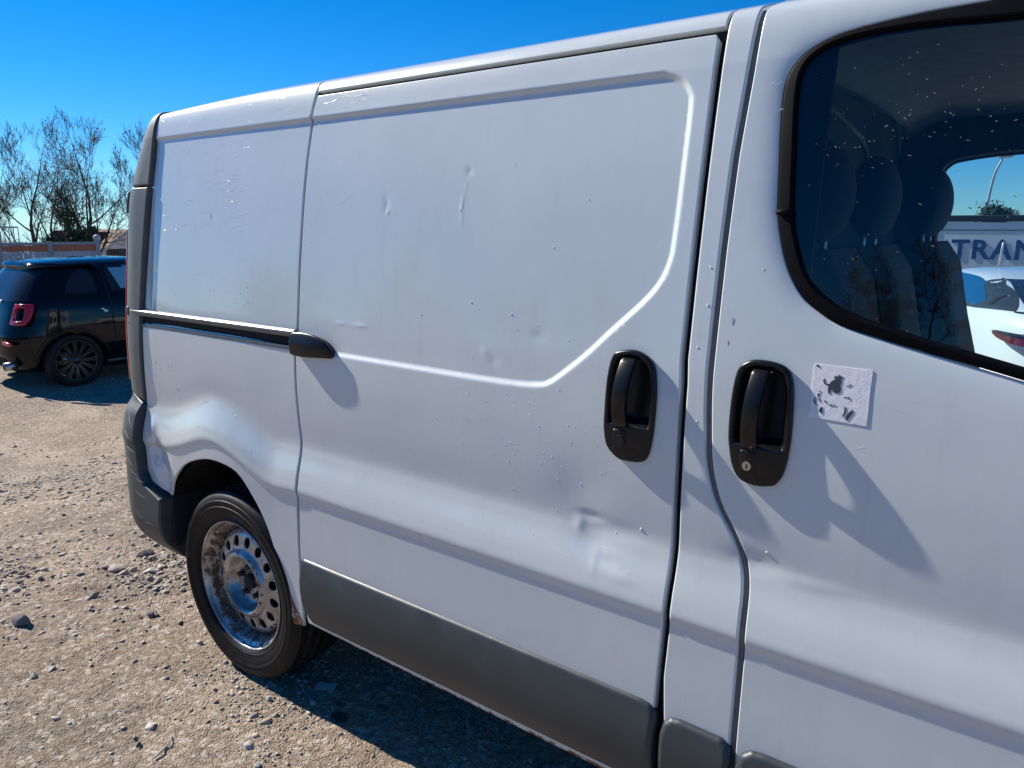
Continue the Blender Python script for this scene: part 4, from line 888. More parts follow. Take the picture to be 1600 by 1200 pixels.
for i in range(32):
    for j in range(8):
        a, b = i*2*np.pi/32, j*2*np.pi/8; V.append(bm.verts.new(mt @ Vector(((.19+.016*math.cos(b))*math.cos(a), (.19+.016*math.cos(b))*math.sin(a), .016*math.sin(b)))))
for i in range(32):
    for j in range(8): bm.faces.new((V[i*8+j], V[((i+1) % 32)*8+j], V[((i+1) % 32)*8+(j+1) % 8], V[i*8+(j+1) % 8]))
from_bm('steering_wheel', bm, M['cab'], van, True)
panel('door_trim', [(1.66, .50), (2.70, .50), (2.70, 1.12), (2.30, 1.19), (1.90, 1.27), (1.74, 1.33), (1.68, 1.33)], lambda x, s: np.stack([x, .085+0*s, s], 1), M['cab'], fdoor, res=.05, r=.01, depth=.02, flip=True)

# ------------------------------------------------------------------ parked cars: bodies built as stacks of rounded plan outlines
class RingCar:
    def __init__(s, levels, nz=64):
        L = np.array(levels, float); s.z0, s.z1 = L[0, 0], L[-1, 0]; s.zt = np.concatenate([np.linspace(s.z0, s.z1-.06, nz-16)[:-1], s.z1-.06*(1-np.linspace(0, 1, 16))**1.6])
        s.xr, s.xf, s.w, s.n = [pchip(L[:, 0], L[:, k], s.zt) for k in (1, 2, 3, 4)]
    def at(s, z): return [np.interp(z, s.zt, q) for q in (s.xr, s.xf, s.w, s.n)]
    def ring(s, th, z):
        xr, xf, w, n = s.at(z); cx, a = (xr+xf)/2, (xf-xr)/2; c, q = np.cos(th), np.sin(th)
        return np.stack([cx+a*np.sign(c)*np.abs(c)**(2/n), w*np.sign(q)*np.abs(q)**(2/n), z+0*c], -1)
    def side(s, sg):
        def f(x, z):
            xr, xf, w, n = s.at(z); u = np.clip(np.abs((x-(xr+xf)/2)/((xf-xr)/2)), 0, .999)
            return np.stack([x, sg*w*(1-u**n)**(1/n), z], 1)
        return f
    def rear(s, y, z):
        xr, xf, w, n = s.at(z); u = np.clip(np.abs(y/w), 0, .999)
        return np.stack([(xr+xf)/2-(xf-xr)/2*(1-u**n)**(1/n), y, z], 1)
    def corner(s, sg):
        """arc parameter t: 0 on the corner, + towards the flank, - towards the tail (metres)"""
        def f(t, z):
            xr, xf, w, n = s.at(z)
            # walk on the superellipse: angle measured in a local square corner
            m = np.clip(.5+t/.9, .0, 1.0); th = np.pi-sg*0-(np.pi/2)*m
            c, q = np.cos(th), np.sin(th); R0 = .52; e = (np.abs(c)**4.5+np.abs(q)**4.5)**(-1/4.5)
            return np.stack([xr+R0+R0*e*c, sg*(w-R0+R0*e*q), z+0*t], 1)
        return f
    def mesh(s, name, mat, parent, nseg=96):
        th = (np.arange(nseg)+.5)*2*np.pi/nseg; th = th-.22*np.sin(4*th)
        V = np.concatenate([s.ring(th, np.full(nseg, z)) for z in s.zt]); m = len(s.zt)
        i = np.arange(m-1)[:, None]*nseg; k = np.arange(nseg)[None]; k2 = (k+1) % nseg
        F = np.stack([i+k, i+k2, i+nseg+k2, i+nseg+k], -1).reshape(-1, 4).tolist()+[list(range(nseg))[::-1], list(range((m-1)*nseg, m*nseg))]
        return mesh_np(name, V, F, mat, parent, True)

def cut_wheels(body, xs, r, w, parent, depth=.26):
    bm = bmesh.new()
    for x in xs:
        for sg in (-1, 1):
            bmesh.ops.create_cone(bm, cap_ends=True, segments=48, radius1=r, radius2=r, depth=depth, matrix=Matrix.Translation((x, sg*(w-depth/2+.06), r*.93-.02)) @ Matrix.Rotation(R(90), 4, 'X'))
    me = bpy.data.meshes.new('cutter'); bmesh.ops.recalc_face_normals(bm, faces=bm.faces[:]); bm.to_mesh(me); bm.free()
    co = bpy.data.objects.new('cutter', me); COL.objects.link(co); mod = body.modifiers.new('b', 'BOOLEAN'); mod.operation = 'DIFFERENCE'; mod.object = co; mod.solver = 'EXACT'
    pm, bp = body.parent, body.matrix_parent_inverse.copy(); body.parent = None
    bpy.context.view_layer.update(); dg = bpy.context.evaluated_depsgraph_get(); nm = bpy.data.meshes.new_from_object(body.evaluated_get(dg)); body.modifiers.clear(); body.data = nm
    body.parent = pm; bpy.data.objects.remove(co); smooth_by_angle(body, 30)

def alloy_wheel(parent, x, y, r, sg, spokes=10, mat=None):
    w = empty('wheel', (x, y, r), 0 if sg < 0 else math.pi, parent); q = r*.735
    ty = lathe('tyre', [(q, .012), (q+.012, .0), (r*.87, -.006), (r*.96, .002), (r, .022), (r, .05), (r-.008, .055), (r, .06), (r, .09), (r-.008, .095), (r, .10), (r, .15), (r*.96, .185), (q, .19)], M['tyre'], w, 48); smooth_by_angle(ty, 40)
    rm = lathe('rim', [(q+.004, .004), (q-.006, .002), (q-.012, .012), (q-.02, .05), (q-.03, .19)], mat, w, 48)
    lathe('brake_disc', [(0, .08), (q*.62, .08), (q*.62, .10), (0, .10)], M['chrome'], w, 32)
    bm = bmesh.new()
    for k in range(spokes):
        for da in (-.075, .075):
            a = 2*np.pi*k/spokes+da; Mt = Matrix.Rotation(a, 4, 'Y') 
            v = [Vector(p) for p in ((.035, .018, -.010), (q-.008, .006, -.008), (q-.008, .006, .008), (.035, .018, .010), (.035, .045, -.012), (q-.008, .035, -.010), (q-.008, .035, .010), (.035, .045, .012))]
            v = [bm.verts.new(Mt @ p) for p in v]
            for f in ((0, 1, 2, 3), (7, 6, 5, 4), (0, 4, 5, 1), (1, 5, 6, 2), (2, 6, 7, 3), (3, 7, 4, 0)): bm.faces.new([v[i] for i in f])
    from_bm('spokes', bm, mat, w); lathe('wheel_hub', [(0, .008), (.03, .010), (.05, .02), (.055, .06)], mat, w, 24)
    return w

fiat = tag(empty('parked_car', (-6.86-.80, 2.27-.60+.17, -.298), R(90)), 'small black hatchback with red ring tail lights parked behind the van', 'car')
fc = RingCar([(a*.95, b, c, d, e) for a, b, c, d, e in [(.17, .28, 3.36, .66, 5), (.22, .12, 3.46, .735, 5), (.32, .05, 3.52, .785, 4.6), (.45, .015, 3.55, .805, 4.5), (.60, .02, 3.52, .813, 4.5), (.72, .05, 3.44, .812, 4.5), (.84, .085, 3.28, .803, 4.5), (.94, .115, 3.0, .788, 4.6), (1.02, .145, 2.72, .762, 4.6),
              (1.10, .185, 2.52, .725, 4.6), (1.22, .26, 2.32, .668, 4.6), (1.33, .345, 2.12, .612, 4.4), (1.40, .41, 1.98, .565, 4.2), (1.445, .50, 1.82, .50, 3.6), (1.475, .66, 1.64, .39, 3.2), (1.488, .92, 1.42, .20, 3)]])
fb = fc.mesh('body', M['carblack'], fiat); cut_wheels(fb, (.60, 2.90), .335, .81, fiat)
for x in (.60, 2.90):
    for sg in (-1, 1): alloy_wheel(fiat, x, sg*.795, .300, sg, 12, M['alloy'])
for sg in (-1, 1):
    fl = sg > 0
    sw = fc.side(sg)
    panel('quarter_window', catmull([(.60, 1.055), (.63, 1.04), (.90, 1.04), (.93, 1.06), (.925, 1.20), (.88, 1.285), (.80, 1.295), (.71, 1.235), (.63, 1.14)], 4, True), sw, M['pane'], fiat, res=.04, off=.003, r=.003, depth=.01, flip=fl)
    dw = panel('door_window', [(1.09, 1.045), (1.08, 1.30), (1.13, 1.335), (1.60, 1.33), (1.85, 1.25), (2.28, 1.04)], sw, M['pane'], fiat, res=.04, off=.003, r=.004, depth=.01, flip=fl)
    panel('pale_pane', [(1.20, 1.065), (1.13, 1.30), (1.30, 1.30), (1.31, 1.32), (1.60, 1.31), (1.70, 1.25), (1.80, 1.08)], sw, simple('pale_blue_pane', (0.16, 0.36, 0.44), 0.4, spec=0.8) if sg < 0 else M['pane'], dw, res=.06, off=.008, r=.001, depth=.004, flip=fl)  # pale blue sheet over the door window, on the right side only
    dl = [(1.045, .42), (1.03, .80), (1.035, 1.08), (1.05, 1.34), (1.06, 1.34), (1.047, 1.08), (1.042, .80), (1.057, .42)]
    panel('door_gap', dl, sw, M['blackmat'], fiat, res=.05, off=.001, r=.001, depth=.006, flip=fl)
    panel('door_handle', catmull([(1.20, .905), (1.36, .915), (1.37, .895), (1.35, .875), (1.21, .875)], 3, True), sw, M['carblack'], fiat, res=.02, off=.022, r=.006, depth=.03, flip=fl)
    panel('side_badge', catmull([(.915, .855), (.95, .862), (.965, .845), (1.0, .835), (.985, .82), (.95, .815), (.955, .835)], 3, True), sw, M['chrome'], fiat, res=.02, off=.006, r=.002, depth=.01, flip=fl)
    panel('sill_strip', [(.95, .235), (.95, .262), (2.5, .262), (2.5, .235)], sw, M['chrome'], fiat, res=.05, off=.006, r=.003, depth=.01, flip=fl)
    # raised lip over the rear arch
    al = [(.60+q*math.cos(t), .295+q*math.sin(t)) for q, tt in ((.375, np.linspace(.05, math.pi-.05, 26)), (.340, np.linspace(math.pi-.05, .05, 26))) for t in tt]
    panel('arch_trim', al, sw, M['carblack'], fiat, res=.03, off=.012, r=.012, depth=.02, flip=fl)
    cs = fc.corner(sg); ff = sg < 0
    tl = panel('tail_light', catmull([(-.150, .95), (-.125, .955), (.03, .955), (.055, .94), (.045, .82), (.0, .745), (-.03, .735), (-.165, .735), (-.185, .75), (-.175, .80)], 3, True), cs, M['red'], fiat, res=.02, off=.012, r=.010, depth=.03, flip=not ff, holes=[catmull([(-.125, .90), (-.03, .91), (-.02, .82), (-.045, .785), (-.13, .785)], 3, True)])
    panel('reflector', catmull([(-.30, .555), (-.15, .545), (-.12, .525), (-.15, .508), (-.27, .515), (-.31, .53)], 3, True), cs, M['red'], fiat, res=.02, off=.008, r=.006, depth=.02, flip=not ff)
    e = tube('exhaust_pipe', [(.09, sg*.52, .29), (-.03, sg*.52, .285)], .046, M['chrome'], fiat, 20); box('exhaust_mouth', (-.034, sg*.52-.028, .257), (-.031, sg*.52+.028, .313), M['blackmat'], e)
fr = lambda y, z: fc.rear(y, z)
panel('rear_window', catmull([(-.58, 1.01), (-.55, .98), (.55, .98), (.58, 1.01), (.50, 1.25), (.44, 1.275), (-.44, 1.275), (-.50, 1.25)], 4, True), fr, M['pane'], fiat, res=.05, off=.003, r=.004, depth=.01, flip=True)
panel('roof_spoiler', catmull([(-.54, 1.30), (.54, 1.30), (.50, 1.35), (-.50, 1.35)], 3, True), fr, M['carblack'], fiat, res=.04, off=.05, r=.02, depth=.07, flip=True)
panel('boot_handle', [(-.22, .945), (.22, .945), (.20, .975), (-.20, .975)], fr, M['chrome'], fiat, res=.04, off=.012, r=.005, depth=.02, flip=True)
panel('rear_badge', [(.055*math.cos(t), .80+.055*math.sin(t)) for t in np.linspace(0, 6.28, 24)[:-1]], fr, M['chrome'], fiat, res=.03, off=.008, r=.004, depth=.012, flip=True)
panel('number_plate', [(-.26, .53), (.26, .53), (.26, .64), (-.26, .64)], fr, M['carwhite'], fiat, res=.06, off=.008, r=.002, depth=.012, flip=True)
panel('rear_diffuser', [(-.40, .24), (.40, .24), (.36, .36), (-.36, .36)], fr, M['blackmat'], fiat, res=.06, off=.006, r=.004, depth=.012, flip=True)

# white fastback beyond the cab
wc = tag(empty('parked_car', (2.63, 5.51, -.285), math.atan2(.89, -.45)), 'white fastback car with a slim dark red tail light, seen through the van windows', 'car')
zm = lambda z: np.interp(z, [0, .78, .92, 1.0, 1.05, 1.12, 1.22, 1.32, 1.43], [0, .80, 1.02, 1.085, 1.125, 1.17, 1.235, 1.305, 1.392])
wr = RingCar([(float(zm(a)), b, c, d, e) for a, b, c, d, e in [(.18, .35, 4.55, .82, 5), (.26, .14, 4.75, .90, 5), (.42, .03, 4.86, .955, 4.8), (.60, .0, 4.9, .975, 4.8), (.78, .0, 4.86, .98, 4.8), (.92, .045, 4.6, .97, 4.8), (1.0, .12, 4.2, .945, 4.8), (1.05, .24, 3.75, .915, 4.8), (1.12, .50, 3.45, .865, 4.8), (1.22, .86, 3.15, .79, 4.6), (1.32, 1.24, 2.85, .71, 4.2), (1.38, 1.55, 2.60, .62, 4), (1.415, 1.82, 2.38, .48, 3.6), (1.43, 2.0, 2.2, .25, 3)]])
zw = lambda f: (lambda a, z: f(a, zm(z)))
wb = wr.mesh('body', M['carwhite'], wc); cut_wheels(wb, (.95, 3.85), .37, .97, wc)
for x in (.95, 3.85):
    for sg in (-1, 1): alloy_wheel(wc, x, sg*.955, .34, sg, 7, M['alloy'])
for sg in (-1, 1):
    fl = sg > 0; sw = zw(wr.side(sg))
    qw = panel('quarter_window', catmull([(.58, 1.065), (.68, 1.055), (1.50, 1.04), (1.50, 1.33), (1.25, 1.29), (.98, 1.22), (.72, 1.13)], 4, True), sw, M['trim'], wc, res=.04, off=.003, r=.003, depth=.01, flip=fl)
    panel('window_slot', [(.90, 1.085), (.98, 1.08), (1.02, 1.18), (.98, 1.19)], sw, M['blackmat'], qw, res=.04, off=.007, r=.002, depth=.01, flip=fl)
    panel('door_window', catmull([(1.12, 1.06), (2.9, 1.05), (3.25, 1.08), (2.85, 1.26), (2.45, 1.345), (1.95, 1.355), (1.60, 1.33), (1.38, 1.25)], 3, True), sw, NT('blue_car_window').bsdf((.02, .10, .19), .06, 0, 1.0, .02), wc, res=.05, off=.006, r=.004, depth=.012, flip=fl)
    cs = zw(wr.corner(sg))
    tl = panel('tail_light', catmull([(.45, .897), (.36, .872), (.0, .858), (-.45, .858), (-.45, .908), (.0, .916), (.32, .912)], 3, True), cs, M['darkred'], wc, res=.02, off=.008, r=.006, depth=.02, flip=sg > 0)
    panel('lamp_strip', [(.42, .904), (.32, .897), (-.45, .893), (-.45, .907), (.0, .915), (.32, .911)], cs, M['pane'], tl, res=.02, off=.018, r=.003, depth=.01, flip=sg > 0)
wre = zw(wr.rear)
panel('rear_window', catmull([(-.76, 1.07), (-.70, 1.06), (.70, 1.06), (.76, 1.07), (.58, 1.32), (.50, 1.345), (-.50, 1.345), (-.58, 1.32)], 4, True), wre, M['pane'], wc, res=.05, off=.004, r=.004, depth=.012, flip=True)
for q in (-1, 1): panel('boot_gap', [(q*.72, .55), (q*.71, .80), (q*.66, 1.0), (q*.60, 1.055), (q*.607, 1.058), (q*.668, 1.0), (q*.718, .80), (q*.728, .55)], wre, M['blackmat'], wc, res=.05, off=.001, r=.001, depth=.006, flip=True)
tube('aerial', [(2.0, .42, 1.40), (1.90, .44, 1.62)], .012, M['lampgrey'], wc, 8)

# ------------------------------------------------------------------ background
def gz(x, y): return float(ground_z(np.array([x]), np.array([y]), False)[0])
# trailer with lettering
tr = tag(empty('box_trailer', (-.42, 14.0, gz(2, 14)), 0), 'low grey box trailer lettered TRANS standing behind the white car', 'trailer'); tz = tr.location.z
top = 1.645-tz
box('side_panel', (0, 0, .45), (6.4, .06, top-.115), M['trailer'], tr, .01); box('box_body', (.03, .07, .45), (6.37, 2.2, top-.12), M['trailer'], tr, .02)
box('top_rail', (-.03, -.03, top-.105), (6.43, 2.23, top), M['under'], tr, .015)
for z in (top-.26, .80, .58): box('side_seam', (.02, -.004, z), (6.38, .003, z+.022), M['fencep'], tr)
for x in (0.0, 3.2, 6.37): box('corner_post', (x-.02, -.02, .45), (x+.04, .03, top-.11), M['fencep'], tr)
for x in (2.4, 4.4):
    for yy in (.1, 2.1):
        w = lathe('wheel', [(0, .0), (.20, .0), (.21, -.02), (.33, -.02), (.35, 0), (.35, .2), (.30, .22), (0, .22)], M['tyre'], tr, 32, loc=(x, yy-.1, .35)); smooth_by_angle(w, 40)
box('chassis_rail', (.1, .3, .30), (6.3, .42, .45), M['under'], tr); box('chassis_rail', (.1, 1.7, .30), (6.3, 1.82, .45), M['under'], tr)
cu = bpy.data.curves.new('lettering', 'FONT'); cu.body = 'TRANS'; cu.size = .445; cu.extrude = .004; cu.space_character = 1.12; cu.offset = .011
to = bpy.data.objects.new('lettering', cu); COL.objects.link(to); bpy.context.view_layer.update()
tm = bpy.data.meshes.new_from_object(to.evaluated_get(bpy.context.evaluated_depsgraph_get())); bpy.data.objects.remove(to)
link('lettering', tm, M['navy'], tr, (.42-.035, -.007, .925-tz), (R(90), 0, 0))

def lamp_post(x, y, z0, h, reach, label):
    s = tag(empty('street_lamp', (x, y, z0)), label, 'street lamp')
    P = catmull([(0, 0, 0), (0, 0, h*.35), (.06, 0, h*.62), (reach*.35, 0, h*.86), (reach*.75, 0, h*.97)], 8); tube('pole', P, np.linspace(.085, .045, len(P)), M['lampgrey'], s, 12)
    bm = bmesh.new(); bmesh.ops.create_uvsphere(bm, u_segments=20, v_segments=10, radius=1, matrix=Matrix.Translation((reach, 0, h*.99)) @ Matrix.Rotation(R(-12), 4, 'Y') @ Matrix.Diagonal((.36, .15, .10, 1)))
    hd = from_bm('lamp_head', bm, M['lampgrey'], s, True)
    bm = bmesh.new(); bmesh.ops.create_uvsphere(bm, u_segments=16, v_segments=8, radius=1, matrix=Matrix.Translation((reach+.04, 0, h*.99-.05)) @ Matrix.Diagonal((.24, .11, .08, 1))); from_bm('lamp_glass', bm, M['lamp'], hd, True)
    return s
z0 = gz(-2.6, 40); lamp_post(-2.62, 40, z0, 4.55-z0, .62, 'tall curved grey street lamp rising behind the lettered trailer')

# trees
def grow(seed, h, spread=.5, levels=5, trunk_r=.12, split=.28, kids=(3, 5), up=.25, lean=(0, 0)):
    r = random.Random(seed); segs = []; tips = []
    def rv(d, ang):
        a = Vector((r.gauss(0, 1), r.gauss(0, 1), r.gauss(0, 1))); a -= a.project(d); a.normalize(); return (d*math.cos(ang)+a*math.sin(ang)).normalized()
    def br(p, d, L, rad, lv):
        n = 6 if lv <= 1 else (4 if lv <= 3 else 3); P = [p.copy()]; Rr = [rad]; q = p.copy(); dd = d.copy()
        for i in range(n):
            dd = (dd+Vector((r.gauss(0, 1), r.gauss(0, 1), r.gauss(0, .6)))*.09+Vector((0, 0, up*.22))).normalized(); q = q+dd*L/n; P.append(q.copy()); Rr.append(rad*(1-.62*(i+1)/n))
        segs.append((P, Rr, lv))
        if lv >= levels: tips.append(P[-1]); return
        k = r.randint(*kids)+(2 if lv == 0 else 0)+(1 if lv >= 2 else 0)
        for j in range(k):
            t = (split+(1-split)*(j+r.random()*.8)/k) if lv == 0 else r.uniform(.22, 1); t = min(t, .98); f = t*n; i = int(f); w = f-i
            pp = P[i].lerp(P[min(i+1, n)], w); ra = Rr[i]*(1-w)+Rr[min(i+1, n)]*w
            br(pp, rv(dd if t > .7 else d, r.uniform(.35, .85)*(.7+spread)), L*r.uniform(.42, .66)*(1 if lv else .9), ra*r.uniform(.42, .62), lv+1)
        br(P[-1], rv(dd, .15), L*.55, Rr[-1]*.9, lv+1)
    br(Vector((0, 0, 0)), Vector((lean[0], lean[1], 1)).normalized(), h*.62, trunk_r, 0)
    top = max(p[0][-1].z for p in segs); k = h/top
    def build(sel):
        VV, FF, b = [], [], 0
        for P, Rr, lv in segs:
            if not sel(lv): continue
            V, F = tube_arrays([tuple(p) for p in P], np.maximum(np.array(Rr), .0075), 7 if lv == 0 else (5 if lv == 1 else 3)); VV.append(V*k); FF.append(F+b); b += len(V)
        return np.concatenate(VV), np.concatenate(FF)
    return build(lambda l: l <= 1), build(lambda l: l > 1), [t*k for t in tips]
def leaves(pts, n, sz, jit, seed):
    r = np.random.default_rng(seed); P = np.array([tuple(p) for p in pts]); c = P[r.integers(0, len(P), n)]+r.normal(0, jit, (n, 3)); a = r.normal(0, 1, (n, 3)); b = r.normal(0, 1, (n, 3))
    a /= np.linalg.norm(a, axis=1)[:, None]; b -= a*(a*b).sum(1)[:, None]; b /= np.linalg.norm(b, axis=1)[:, None]; s = sz*r.uniform(.5, 1.3, (n, 1))
    V = np.stack([c-a*s, c+b*s*.6, c+a*s, c-b*s*.6], 1).reshape(-1, 3); return V, np.arange(n*4).reshape(-1, 4)
def tree_meshes(seed, h, leaf=0, **kw):
    (v1, f1), (v2, f2), tips = grow(seed, h, **kw); out = []
    for nm, v, f in (('trunk', v1, f1), ('crown', v2, f2)):
        o = mesh_np(nm, v, f, M['bark'] if nm == 'trunk' else M['twig'], None, True); out.append(o.data); bpy.data.objects.remove(o)
    lm = None
    if leaf:
        v, f = leaves(tips, leaf, .050, .07, seed); o = mesh_np('leaf_cluster', v, f, M['leafb']); lm = o.data; bpy.data.objects.remove(o)
    return out[0], out[1], lm
def put_tree(ms, x, y, rz, sc, label, group, name='bare_tree', z=None):
    t = tag(empty(name, (x, y, gz(x, y)-.05 if z is None else z), rz), label, 'tree', group); t.scale = (sc,)*3
    link('trunk', ms[0], None, t); link('crown', ms[1], None, t)
    if ms[2]: link('dry_leaves', ms[2], None, t)
    return t
G1 = 'bare trees beyond the pale fence'
z = gz(-39, 16)
TA = tree_meshes(11, 9.6, 420, levels=5, trunk_r=.24, kids=(3, 3), spread=.30, up=.4, split=.45); TB = tree_meshes(23, 10, 0, levels=5, trunk_r=.22, kids=(2, 3), spread=.22, up=.5, split=.42); TD = tree_meshes(41, 9.5, 110, levels=4, trunk_r=.19, kids=(3, 4), spread=.2, up=.5, split=.5)
put_tree(TA, -38.9, 17.2, .3, 1.10, 'tallest densely branched bare tree with brown leaf clusters in the middle of the row', G1)
put_tree(TB, -38.2, 18.7, 2.1, 1.0, 'bare tree with two slender upright stems right in front of the gabled house', G1)
put_tree(TD, -39.6, 15.6, 1.0, 1.0, 'thin bare tree with few branches left of the dense leafy tree', G1)
put_tree(TD, -39.3, 16.4, 3.2, 1.02, 'slim bare tree rising from the pine, touching the dense tree', G1)
put_tree(TA, -40.0, 14.5, 4.0, 1.02, 'bare tree with a leafy brown top second from the left edge', G1)
put_tree(TB, -40.1, 13.9, 5.2, 1.12, 'bare tree cut by the left edge of the photo', G1)
def pine(x, y, h, w, seed, label, group, cat='tree', name='pine_tree', n=4200, clumps=13):
    r = np.random.default_rng(seed); t = tag(empty(name, (x, y, gz(x, y)-.05)), label, cat, group)
    V, F = tube_arrays([(0, 0, 0), (.05, 0, h*.5), (0, .05, h*.93)], [.13, .09, .03], 7); mesh_np('trunk', V, F, M['bark'], t, True)
    cz = r.uniform(.28, .95, clumps); c = np.stack([r.normal(0, .42, clumps)*w*(1.15-cz), r.normal(0, .42, clumps)*w*(1.15-cz), cz*h], 1); s = r.uniform(.14, .30, clumps)*w
    k = r.integers(0, clumps, n); p = c[k]+r.normal(0, 1, (n, 3))*s[k][:, None]*np.array([.62, .62, .42]); a = r.normal(0, 1, (n, 3)); b = r.normal(0, 1, (n, 3)); a[:, 2] += .5
    a /= np.linalg.norm(a, axis=1)[:, None]; b -= a*(a*b).sum(1)[:, None]; b /= np.linalg.norm(b, axis=1)[:, None]; q = .16*r.uniform(.5, 1.3, (n, 1))*w/2.4
    mesh_np('crown', np.stack([p-a*q, p+b*q*.3, p+a*q, p-b*q*.3], 1).reshape(-1, 3), np.arange(n*4).reshape(-1, 4), M['leafg'], t); return t
G2 = 'dark evergreens beyond the pale fence'
pine(-37.8, 15.6, 5.9, 1.7, 3, 'dark green pine with clumped foliage standing between the bare stems', G2)
pine(-37.9, 14.7, 3.9, 1.1, 4, 'low dark evergreen left of the clumped pine above the railing', G2)
pine(-37.2, 16.5, 4.3, 1.2, 5, 'round dark evergreen beside the dark roof', G2)
pine(-38.6, 13.4, 3.6, 1.1, 6, 'dark evergreen at the left edge behind the fence', G2)

# pale boarded fence with an orange band
a0 = np.array([-20.4, .9]); a1 = np.array([-17.87, 7.81]); L = float(np.linalg.norm(a1-a0)); ang = math.atan2(*(a1-a0)[::-1])
zb = gz(*a1); top = 1.10-zb
fe = tag(empty('board_fence', (a0[0], a0[1], zb), ang), 'pale grey boarded fence with a faded orange band behind the black hatchback', 'fence')
st = 1.03; npan = int(L/st); x0 = L-npan*st
for i in range(npan+1):
    x = x0+i*st; p = box('fence_post', (x-.055, -.06, 0), (x+.055, .06, top+(.05 if i == npan else -.02)), M['fencep'], fe, .008)
    if i == npan: bm = bmesh.new(); bmesh.ops.create_uvsphere(bm, u_segments=12, v_segments=8, radius=.085, matrix=Matrix.Translation((x, 0, top+.06))); from_bm('post_cap', bm, M['fencew'], p, True)
    if i < npan:
        for k in range(9):
            xa = x+.06+k*(st-.12)/9; box('board', (xa+.003, -.015, .10), (xa+(st-.12)/9-.003, .015+(k % 2)*.006, top-.25), M['fencew'], fe)
        box('orange_board', (x+.055, -.022, top-.245), (x+st-.055, .022, top-.105), M['fenceo'] if i != npan-3 else M['fencew'], fe, .004)
        box('top_rail', (x+.055, -.03, top-.10), (x+st-.055, .03, top-.035), M['fencep'], fe, .004)
ra = tag(empty('railing', (a0[0]-1.6, a0[1]+.4, zb), ang), 'thin grey bar railing showing above the left part of the pale fence', 'railing')
Lr = 5.9
box('rail', (0, -.02, top+.30), (Lr, .02, top+.34), M['fencep'], ra); box('rail', (0, -.02, .2), (Lr, .02, .24), M['fencep'], ra)
for i in range(60): box('bar', (i*Lr/59-.011, -.011, 0), (i*Lr/59+.011, .011, top+.32), M['fencep'], ra)
# gabled house
hx = np.array([-47.2, 23.05]); hz = gz(-47, 23); ap = 1.06-hz
hs_ = tag(empty('house', (hx[0], hx[1], hz), math.atan2(-hx[1]-1.3, 2.155-hx[0])+R(16)), 'white rendered house with a brown tiled gable roof and dark shutters', 'house')
hw = 2.0; ea = ap-1.55
prism('gable_wall', [(-hw, 0), (hw, 0), (hw, ea), (0, ap-.12), (-hw, ea)], 'x', -8, 0, M['housew'], hs_)
def slab(sg):
    bm = bmesh.new(); q = [(-8.2, 0), (.55, 0)]; n = Vector((0, sg*1.55, hw)).normalized()*.14
    P = [Vector((x, 0, ap)) for x in (-8.2, .55)]+[Vector((x, sg*(hw+.55), ap-1.55*(hw+.55)/hw)) for x in (.55, -8.2)]
    v = [bm.verts.new(p) for p in P]+[bm.verts.new(p+n) for p in P]
    for f in ((0, 1, 2, 3), (7, 6, 5, 4), (0, 4, 5, 1), (1, 5, 6, 2), (2, 6, 7, 3), (3, 7, 4, 0)): bm.faces.new([v[i] for i in f])
    rf = from_bm('roof', bm, M['tile'], hs_)
    tube('barge_board', [(.58, 0, ap+.05), (.58, sg*(hw+.58), ap-1.55*(hw+.58)/hw+.05)], .09, M['wood'], rf, 4)
slab(-1); slab(1)
for y in (-.85, .0, .85):
    w = box('window', (.0, y-.24, ea-.35), (.03, y+.24, ea+.45), M['pane'], hs_)
    for q in (-1, 1): box('shutter', (.01, y+q*.36-.11, ea-.37), (.05, y+q*.36+.11, ea+.47), M['shutter'], w)
box('balcony_wall', (.05, -hw, ea-1.4), (.6, hw, ea-.75), M['wood'], hs_); box('chimney', (-4.2, -.3, ap-.6), (-3.6, .3, ap+.0), M['tile'], hs_)
# dark roofed barn joined in view left of it
bx = np.array([-50.5, 21.7]); bz = gz(*bx); ah = 1.10-bz
bn = tag(empty('barn', (bx[0], bx[1], bz), math.atan2(-bx[1]-1.3, 2.155-bx[0])), 'low building with a dark tiled roof left of the gabled house', 'barn')
prism('wall', [(-1.6, 0), (1.6, 0), (1.6, ah-2.2), (-1.6, ah-2.2)], 'x', -3, 0, M['housew'], bn)
prism('roof', [(-1.9, ah-2.4), (-1.3, ah), (-1.5, ah), (1.9, ah-.12), (2.1, ah-2.4)], 'x', -3.3, .4, M['darktile'], bn)
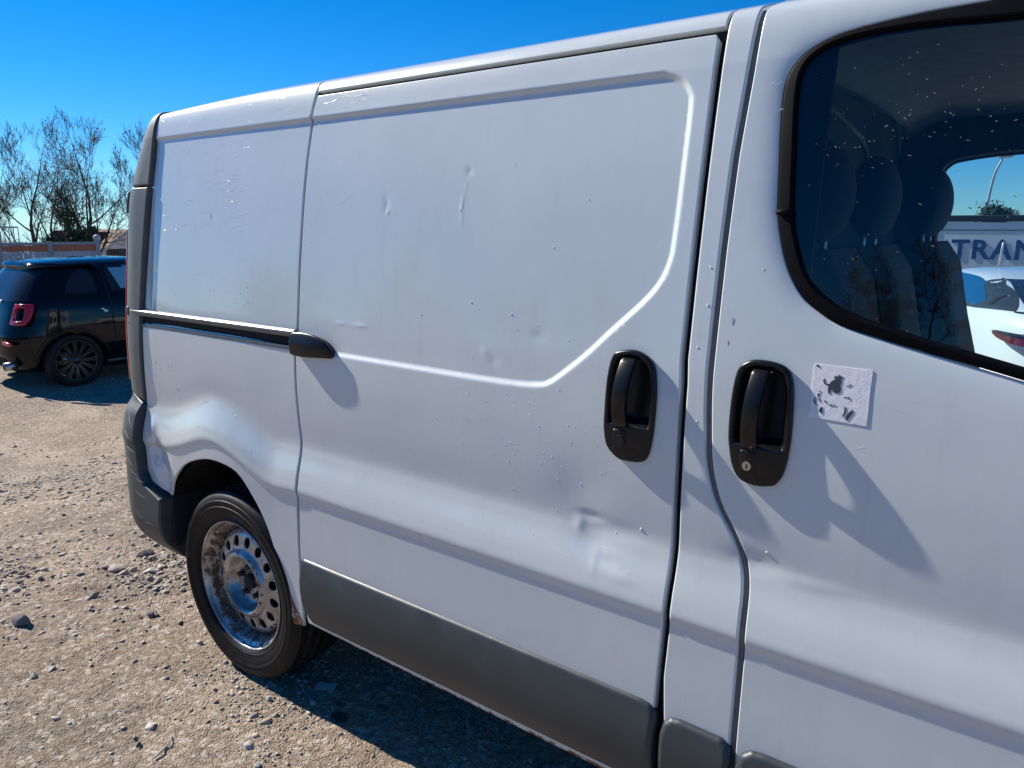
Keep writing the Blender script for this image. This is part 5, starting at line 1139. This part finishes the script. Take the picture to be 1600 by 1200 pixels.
# behind the trailer
TC = tree_meshes(57, 8, 0, levels=5, trunk_r=.13, kids=(3, 5), spread=.7, up=.15)
z = gz(0, 36)
put_tree(TC, .75, 35.5, .4, .60, 'bare wide tree behind the trailer at the right edge of the cab window', None)
pine(-1.9, 37, 4.7, 1.5, 9, 'brownish evergreen top showing above the trailer beside the lamp', None, n=3500)

# behind the camera: what the glass and the paint mirror
G3 = 'bare trees across the yard, mirrored in the paint'
TM = tree_meshes(77, 8.5, 500, levels=5, trunk_r=.17, kids=(4, 5), spread=.6, up=.2, split=.2); TN = tree_meshes(83, 8, 300, levels=5, trunk_r=.15, kids=(3, 5), spread=.5, up=.25, split=.22)
r = random.Random(3)
for i, x in enumerate(list(np.linspace(-44, -14, 7))+[-9, -5.6, -2.6, .2, 3.4, 7.0, 12, 18, 26]):
    y = -25+r.uniform(-3, 3)-(.12*abs(x) if x < 0 else 0)
    put_tree((TM, TN)[i % 2], x, y, r.uniform(0, 6), r.uniform(.75, 1.05), 'bare spreading tree in the row across the yard, mirrored in the van', G3)
sh = tag(empty('shed', (3.2, -23, gz(2, -23)), 0), 'long low dark shed across the yard, mirrored in the cab window', 'shed')
box('wall', (-5.5, -3, 0), (6, 3, 2.3), M['darktile'], sh); prism('roof', [(-3.4, 2.2), (3.4, 2.2), (0, 3.7)], 'x', -6, 6.5, M['darktile'], sh)
hv, hf = [], []
rr = np.random.default_rng(9); n = 26000; t = rr.uniform(-90, 90, n); hh = 1.2+1.3*np.abs(vnoise(t, t*0+3, .12, 61))*2; p = np.stack([t, -34+rr.normal(0, 1.6, n)-.06*np.abs(t), gz(-5, -30)+rr.random(n)**.8*hh*1.5], 1)
a = rr.normal(0, 1, (n, 3)); b = rr.normal(0, 1, (n, 3)); a /= np.linalg.norm(a, axis=1)[:, None]; b /= np.linalg.norm(b, axis=1)[:, None]; q = .38
tag(mesh_np('hedge', np.stack([p-a*q, p+b*q*.6, p+a*q, p-b*q*.6], 1).reshape(-1, 3), np.arange(n*4).reshape(-1, 4), M['leafg']), kind='stuff')
